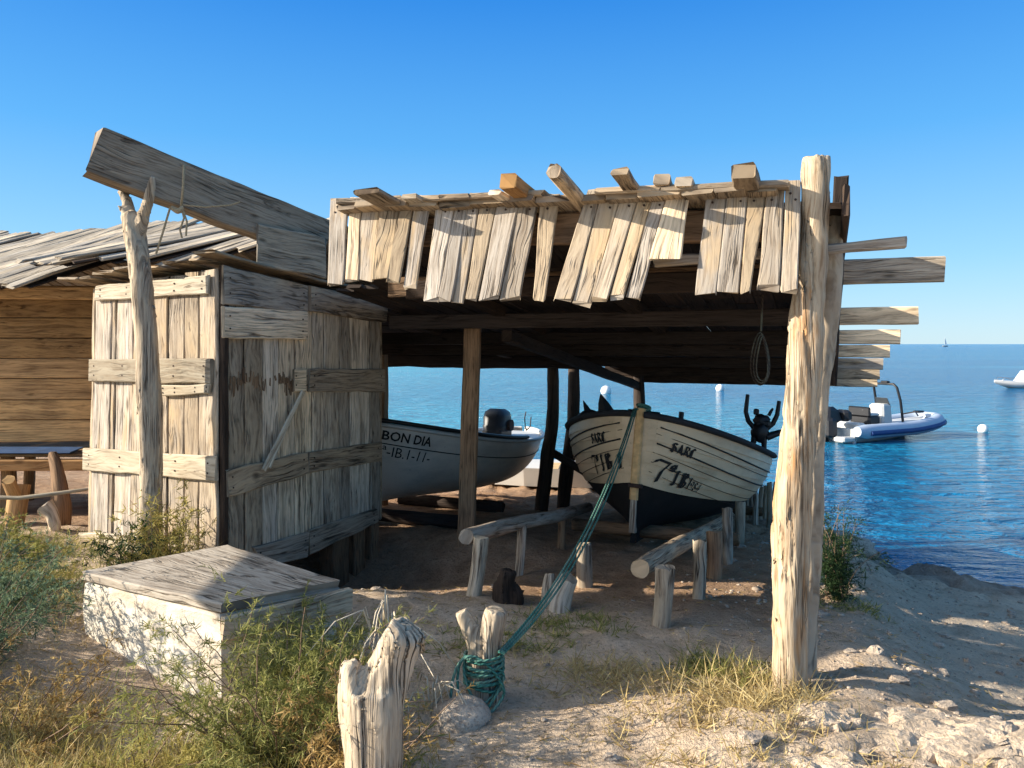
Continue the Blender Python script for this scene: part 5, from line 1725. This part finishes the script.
# pale skiff drawn up at the water behind the boats
def skiff():
    c = P(552, 480, 12.3); c.z = gz(c.x, c.y) + 0.02
    rt = empty('skiff', c, -R(8))
    tag(rt, 'small pale skiff at the waterline behind the dark posts', 'boat')
    b = MB(); rings = []
    for t, w in ((0, .15), (.1, .34), (.3, .46), (.6, .5), (.9, .44), (1, .4)):
        x = -1.1 + 2.3 * t
        rings.append([Vector((x, -w, .38)), Vector((x, -w * .8, .08)), Vector((x, 0, 0)), Vector((x, w * .8, .08)), Vector((x, w, .38)), Vector((x, w * .85, .36)), Vector((x, 0, .20)), Vector((x, -w * .85, .36))])
    b.loft(rings, sm=False)
    lpart(b, 'hull', M['white'], rt)
    b = MB(); b.box((0, 0, .33), .25, .9, .03, .006); b.box((.7, 0, .33), .25, .85, .03, .006)
    lpart(b, 'thwart', M['stemwood'], rt)
skiff()

# ================================================================== off to the left: an unseen gabled hut, added and shaped to shade the foreground
def add_shade_hut():
    rt = empty('unseen_shade_hut', (-5.7, 4.0, gz(-5.7, 4.0)))
    tag(rt, 'unseen gabled plank shade caster on four posts, added outside the left edge of view', 'hut')
    x0, x1 = -6.1, -5.3
    ya, yp, yb = 2.75, 4.30, 4.72
    ze, zp = 1.85, 3.9
    b = MB()
    for k in range(5):
        t0, t1 = k / 5, (k + 1) / 5
        for (y0, z0) in ((ya, ze + .2), (yb, ze)):
            pa = Vector((x0 + (x1 - x0) * (t0 + t1) / 2, y0, z0)); pb = Vector((pa.x, yp, zp))
            b.bar(pa, pb, (x1 - x0) / 5 - .002, .03, nrm=(0, 0, 1), seg=3, rag=.004)
    part(b, 'roof', M['roofgrey'], rt)
    for x in (x1 - .05,):
        b = MB()
        n = 10
        for k in range(n):
            y0, y1 = ya + (yb - ya) * k / n + .001, ya + (yb - ya) * (k + 1) / n - .001
            ht = lambda y: (ze + .2 + (zp - ze - .2) * (y - ya) / (yp - ya)) if y < yp else (ze + (zp - ze) * (yb - y) / (yb - yp))
            b.plank((x, y0, ze), (x, y1, ze), (x, y0, ht(y0) - .02), (x, y1, ht(y1) - .02), .025, (1, 0, 0), seg=3)
        part(b, 'gable', M['grey'], rt)
    for x in (x0 + .15, x1 - .15):
        for y in (ya + .1, yb - .1):
            b = MB(); b.log([(x, y, gz(x, y) - .1), (x, y, 1.1), (x, y, ze + .05)], [.06, .055, .05], sides=10)
            part(b, 'post', M['polewood'], rt)
add_shade_hut()

# ================================================================== VEGETATION
def shrub(name, label, cat, x, y, h, rad, stems, twigs, leaves, ll, lw, mats, group=None, seed=1, up=0.8, stem_mat='twig', lean=(0, 0)):
    rng = np.random.default_rng(seed)
    base = G(x, y)
    rt = empty(name, base)
    tag(rt, label, cat, group)
    mb = MB()
    LP, LD_, PV = [], [], []
    for k in range(stems):
        a = rng.uniform(0, math.tau); q = rng.uniform(0, 1) ** .6
        ro = rng.uniform(0, 0.35) * rad
        p = np.array([math.cos(a) * ro, math.sin(a) * ro, -0.02])
        sp_ = max(.12, (1.2 - up) * 1.6)
        d = np.array([math.cos(a) * q * sp_ + lean[0], math.sin(a) * q * sp_ + lean[1], up + .2]); d /= np.linalg.norm(d)
        ln = h * rng.uniform(.6, 1.1) / max(d[2], .5)
        pts = [p.copy()]
        n = 6
        dirs = []
        for i in range(n):
            d = d + rng.normal(size=3) * .16 + np.array([0, 0, -.04 * i * q]); d /= np.linalg.norm(d)
            p = p + d * ln / n
            pts.append(p.copy()); dirs.append(d.copy())
        if k % 2 == 0 or stems < 30:
            mb.tube([tuple(base + Vector(q_)) for q_ in pts], [0.0032 * (1 - i / (n + 1)) + .001 for i in range(n + 1)], 4)
        dry = rng.uniform()
        for tnum in range(twigs):
            i = rng.integers(1, n + 1)
            f = rng.uniform()
            s0 = pts[i - 1] * (1 - f) + pts[i] * f
            td = dirs[i - 1] * .7 + rng.normal(size=3) * .6; td /= np.linalg.norm(td)
            tl = h * rng.uniform(.10, .28)
            m = leaves
            fr = rng.uniform(0, 1, m)[:, None]
            LP.append(s0 + td * tl * fr + np.array([0, 0, -.25]) * tl * fr ** 2)
            LD_.append(td[None] * .8 + rng.normal(size=(m, 3)) * .55)
            PV.append(np.clip(rng.normal(.45 + .35 * (dry - .5), .18, m), 0, 1))
    LP = np.concatenate(LP); LD_ = np.concatenate(LD_); PV = np.concatenate(PV)
    keep = LP[:, 2] > -0.01
    LP, LD_, PV = LP[keep], LD_[keep], PV[keep]
    n = len(LP)
    o = blade_mesh('foliage', LP, LD_, ll * rng.uniform(.6, 1.3, n), lw * rng.uniform(.7, 1.2, n), M[mats], PV, .25, rng)
    o.parent = rt
    part(mb, 'stem', M[stem_mat], rt)
    return rt
shrub('shrub', 'blue green feathery shrub left of the whitewashed block', 'shrub', -2.78, 3.85, .56, .42, 60, 14, 13, .028, .0048, 'leaf_blue', 'shrubs by the block and cabin', 11, .62)
shrub('shrub', 'low blue green shrub at the left picture edge under the hut', 'shrub', -3.05, 4.5, .42, .5, 40, 14, 13, .03, .0052, 'leaf_blue', 'shrubs by the block and cabin', 12, .55)
shrub('shrub', 'bright green shrub in front of the block corner, next to the split stump', 'shrub', -0.95, 3.02, .54, .38, 92, 14, 15, .036, .0032, 'leaf_green', 'shrubs by the block and cabin', 13, .62)
shrub('shrub', 'pale yellow green shrub spreading in front of the whitewashed face of the block', 'shrub', -1.35, 2.85, .26, .34, 30, 10, 12, .034, .0032, 'leaf_yellow', 'shrubs by the block and cabin', 14, .58)
shrub('shrub', 'rusty half dry shrub tight behind the split stump', 'shrub', -0.62, 2.75, .42, .26, 40, 9, 10, .03, .005, 'leaf_rust', 'shrubs by the block and cabin', 15, .65)
shrub('shrub', 'yellow tipped grassy shrub at the foot of the cabin beside the forked pole', 'shrub', -2.33, 5.13, .55, .24, 50, 8, 10, .05, .006, 'leaf_yellow', 'shrubs by the block and cabin', 16, .85)
shrub('shrub', 'small dark green shrub climbing the base of the forked pole', 'shrub', -2.58, 5.1, .40, .18, 26, 8, 10, .04, .006, 'leaf_dark', 'shrubs by the block and cabin', 17, .85)
shrub('shrub', 'olive green shrub at the right corner of the block below its grey board', 'shrub', -1.0, 3.65, .36, .32, 65, 12, 12, .036, .0034, 'leaf_green', 'shrubs by the block and cabin', 18, .7)
shrub('shrub', 'rusty low shrub spreading over the dry ground at the lower left', 'shrub', -2.1, 3.15, .30, .6, 50, 10, 11, .03, .005, 'leaf_rust', 'shrubs by the block and cabin', 19, .45)
gpos = P(836, 628, 5.2)
shrub('shrub', 'dark feathery shrub in the shade right of the double post', 'shrub', 2.26, 5.3, .60, .22, 60, 11, 12, .035, .0045, 'leaf_dark', 'shrubs by the block and cabin', 20, 1.9)
shrub('shrub', 'green weedy shrub in the grass beneath the hut edge', 'shrub', -3.7, 5.4, .22, .6, 40, 9, 10, .035, .006, 'leaf_green', 'shrubs by the block and cabin', 21, .5)
shrub('shrub', 'leafy green weeds below the cabin near the grey driftwood branch', 'shrub', -4.1, 5.9, .20, .55, 36, 9, 10, .035, .006, 'leaf_green', 'shrubs by the block and cabin', 22, .5)

def grass_field(name, spots, mat, L, W, seed, kind='stuff', flat=0.35):
    rng = np.random.default_rng(seed)
    Ps, Ds, PV, Ls = [], [], [], []
    for (x, y, rx, ry, n, hs) in spots:
        for k in range(max(1, n // 9)):
            cx, cy = x + rng.normal() * rx * .5, y + rng.normal() * ry * .5
            z = gz(cx, cy) - .006
            m = 9
            off = rng.normal(size=(m, 2)) * .018
            Ps.append(np.column_stack([cx + off[:, 0], cy + off[:, 1], np.full(m, z)]))
            d = rng.normal(size=(m, 3)); d[:, 2] = np.abs(d[:, 2]) * flat + .55 + .3 * flat
            Ds.append(d)
            PV.append(np.clip(rng.normal(.5, .25, m), 0, 1))
            Ls.append(L * hs * rng.uniform(.5, 1.3, m))
    o = blade_mesh(name, np.concatenate(Ps), np.concatenate(Ds), np.concatenate(Ls), W, M[mat], np.concatenate(PV), .3, rng)
    o['kind'] = kind
    return o
grass_field('dry_grass', [(1.05, 3.45, .30, .30, 1100, 1.0), (.85, 3.15, .5, .3, 900, .7), (.55, 3.6, .35, .25, 500, .8), (1.0, 2.65, .9, .2, 1500, .5), (.3, 3.75, .3, .2, 350, .7), (2.0, 2.5, .8, .15, 600, .45),
                          (-1.9, 2.8, .9, .5, 5200, .8), (-2.3, 3.4, .5, .4, 1300, .9), (-1.2, 2.5, .6, .3, 1500, .7), (-.75, 3.3, .3, .5, 500, .8), (-2.3, 5.1, .25, .12, 500, 1.4), (-.1, 2.6, .4, .3, 300, .35), (-2.9, 4.2, .6, .5, 800, .8)], 'straw', .13, .0042, 31)
grass_field('green_grass', [(-3.7, 5.4, .8, .6, 2600, .9), (-3.2, 4.7, .6, .6, 1700, .9), (.28, 4.35, .42, .30, 650, .6), (-.1, 4.0, .35, .2, 500, .6), (1.02, 3.75, .25, .2, 700, 1.0), (-2.4, 5.0, .3, .15, 500, 1.5),
                            (-.5, 2.9, .3, .4, 300, .6), (-1.5, 2.6, .5, .3, 700, .7), (2.25, 5.1, .25, .2, 250, .7)], 'leaf_green', .12, .0050, 32)
grass_field('tall_grass', [(-1.45, 2.75, .5, .35, 1500, 1.0), (-2.3, 3.15, .6, .5, 1700, 1.0), (-2.25, 5.12, .16, .1, 420, 1.7), (-3.3, 4.9, .6, .5, 1500, .9), (-1.0, 3.35, .25, .4, 600, 1.1), (-.75, 2.8, .2, .3, 500, 1.2), (-3.8, 5.6, .6, .5, 1300, .9), (-2.0, 2.5, .7, .25, 1200, .8)], 'leaf_yellow', .17, .0030, 35, flat=.25)
# leaf litter and bits of twig on the soil
def litter():
    rng = np.random.default_rng(5)
    n = 5200
    xs = np.concatenate([rng.normal(-1.2, 1.1, n // 2), rng.uniform(-1.5, 2.6, n // 2)])
    ys = np.concatenate([rng.normal(3.1, .8, n // 2), rng.uniform(2.2, 6.0, n // 2)])
    P_ = np.array([(x, y, gz(x, y) + .004) for x, y in zip(xs, ys)])
    D = rng.normal(size=(n, 3)); D[:, 2] *= .12
    o = blade_mesh('leaf_litter', P_, D, rng.uniform(.015, .07, n), rng.uniform(.002, .005, n), M['leaf_rust'], rng.uniform(0, 1, n), .1, rng)
    o['kind'] = 'stuff'
litter()
def pebbles():
    b = MB(); rng = random.Random(8)
    for k in range(1700):
        if k < 420: x, y = rng.uniform(-1.2, 3.2), rng.uniform(2.2, 5.5)
        else: x, y = rng.uniform(1.2, 4.6), rng.uniform(3.3, 8.5)
        r = rng.uniform(.004, .014) * (1 if rng.random() < .96 else 2.6)
        b.ball((x, y, gz(x, y) + r * .2), r * rng.uniform(.8, 1.4), r, r * .6, 7, 5)
    for k in range(110):
        if k < 12: x, y = rng.uniform(.2, 3.0), rng.uniform(2.3, 3.6)
        else: x, y = rng.uniform(1.4, 5.2), rng.uniform(3.6, 8.6)
        if shore_q(x, y) < .2: continue
        r = rng.uniform(.015, .045)
        b.ball((x, y, gz(x, y) + r * .1), r * rng.uniform(.8, 1.6), r * rng.uniform(.7, 1.1), r * rng.uniform(.35, .7), 8, 6, sd=rng.uniform(0, 99), lump=.5, lf=1.3, sm=False)
    o = b.build('pebbles', M['rock'])
    o['kind'] = 'stuff'
pebbles()

def dry_twigs(label, px, py, d, h, n, seed, spread=.25):
    rng = random.Random(seed)
    q = P(px, py, d); g = G(q.x, q.y)
    b = MB()
    for k in range(n):
        a = rng.uniform(0, math.tau); r = rng.uniform(.2, 1) * spread
        top = g + Vector((math.cos(a) * r * .5, math.sin(a) * r * .5, h * rng.uniform(.6, 1)))
        end = g + Vector((math.cos(a) * r * 1.6, math.sin(a) * r * 1.6, h * rng.uniform(.0, .6)))
        pts = [g.lerp(top, t) + Vector((rng.uniform(-.01, .01),) * 3) for t in (0, .5)] + [top] + [top.lerp(end, t) + ZV * .05 * math.sin(t * 3) for t in (.5, 1)]
        b.tube(pts, [.005, .0045, .004, .003, .002], 5)
    tag(whole(b, 'dry_twigs', M['paletwig'], g), label, 'dead plant')
dry_twigs('dead bush of arching pale twigs behind the split stump', 388, 655, 3.4, .5, 14, 3)
dry_twigs('small dead twigs in the soil between the two stumps', 432, 668, 3.3, .16, 10, 4, .16)

def rocks():
    rng = random.Random(21)
    spots = [('flat brown rock on the shore near the right picture edge', 970, 572, .55, .35, .16), ('long low rock ledge at the water, left of the flat shore rock', 895, 560, .5, .3, .13), ('rounded pale rock on the shore just right of the posts', 842, 548, .38, .3, .16)]
    for lb, px, py, rx, ry, rz in spots:
        d = 8.6
        q = P(px, py, d)
        for k in range(8):
            z = gz(q.x, q.y); d = (CAM_Z - z) * F / (py - HOR); q = P(px, py, d)
        b = MB(); b.ball((q.x, q.y, gz(q.x, q.y)), rx, ry, rz, 28, 16, sd=rng.uniform(0, 50), lump=.28)
        tag(whole(b, 'shore_rock', M['rock'], q), lb, 'rock', 'rocks along the shore')
rocks()
M['ledge'] = rock_mat('pale_soft_rock', (0.42, 0.32, 0.22), (0.62, 0.48, 0.34), (0.20, 0.15, 0.10))
def ledges():
    for lb, px, py, rx, ry, rz, sd in (('broad flat slab of pale rock at the lower right, near the double post', 905, 728, .46, .24, .050, 3.1), ('pale rock slab in the lower right corner of the sunlit bank', 1010, 742, .42, .24, .050, 7.7),
                                       ('small pale rock hugging the foot of the double post', 818, 712, .17, .12, .05, 12.3), ('low pale rock slab at the bottom edge, right of the dry grass', 790, 752, .34, .14, .030, 21.9)):
        d = 3.2
        for k in range(10):
            q = P(px, py, d); d = (CAM_Z - gz(q.x, q.y) - .02) * F / (py - HOR)
        q = P(px, py, d)
        nu, nv = 64, 26
        rings = []
        for i in range(1, nv):
            th = math.pi * i / nv
            ring = []
            for k in range(nu):
                a = k / nu * math.tau
                D = Vector((math.sin(th) * math.cos(a), math.sin(th) * math.sin(a), -math.cos(th)))
                hz = math.copysign(abs(D.z) ** .45, D.z)
                k1 = 1 + .30 * noise.fractal(Vector((D.x * 1.6 + sd, D.y * 1.6, 0)), .7, 2, 4)
                p = Vector((D.x * rx * k1, D.y * ry * k1, hz * rz))
                w_ = noise.voronoi(Vector((p.x * 5 + sd, p.y * 7, 0.3)))[0]
                p.z += .012 * noise.fractal(Vector((p.x * 9 + sd, p.y * 12, 1)), .8, 2, 5) + .02 * (min(1, (w_[1] - w_[0]) * 5) - 1) - .25 * p.y * rz / ry
                ring.append(Vector((q.x, q.y, gz(q.x, q.y) - .015)) + p)
            rings.append(ring)
        b = MB(); b.loft(rings, sm=False)
        tag(whole(b, 'flat_rock', M['ledge'], Vector((q.x, q.y, gz(q.x, q.y)))), lb, 'rock', 'pale rock slabs on the sunlit bank')
ledges()
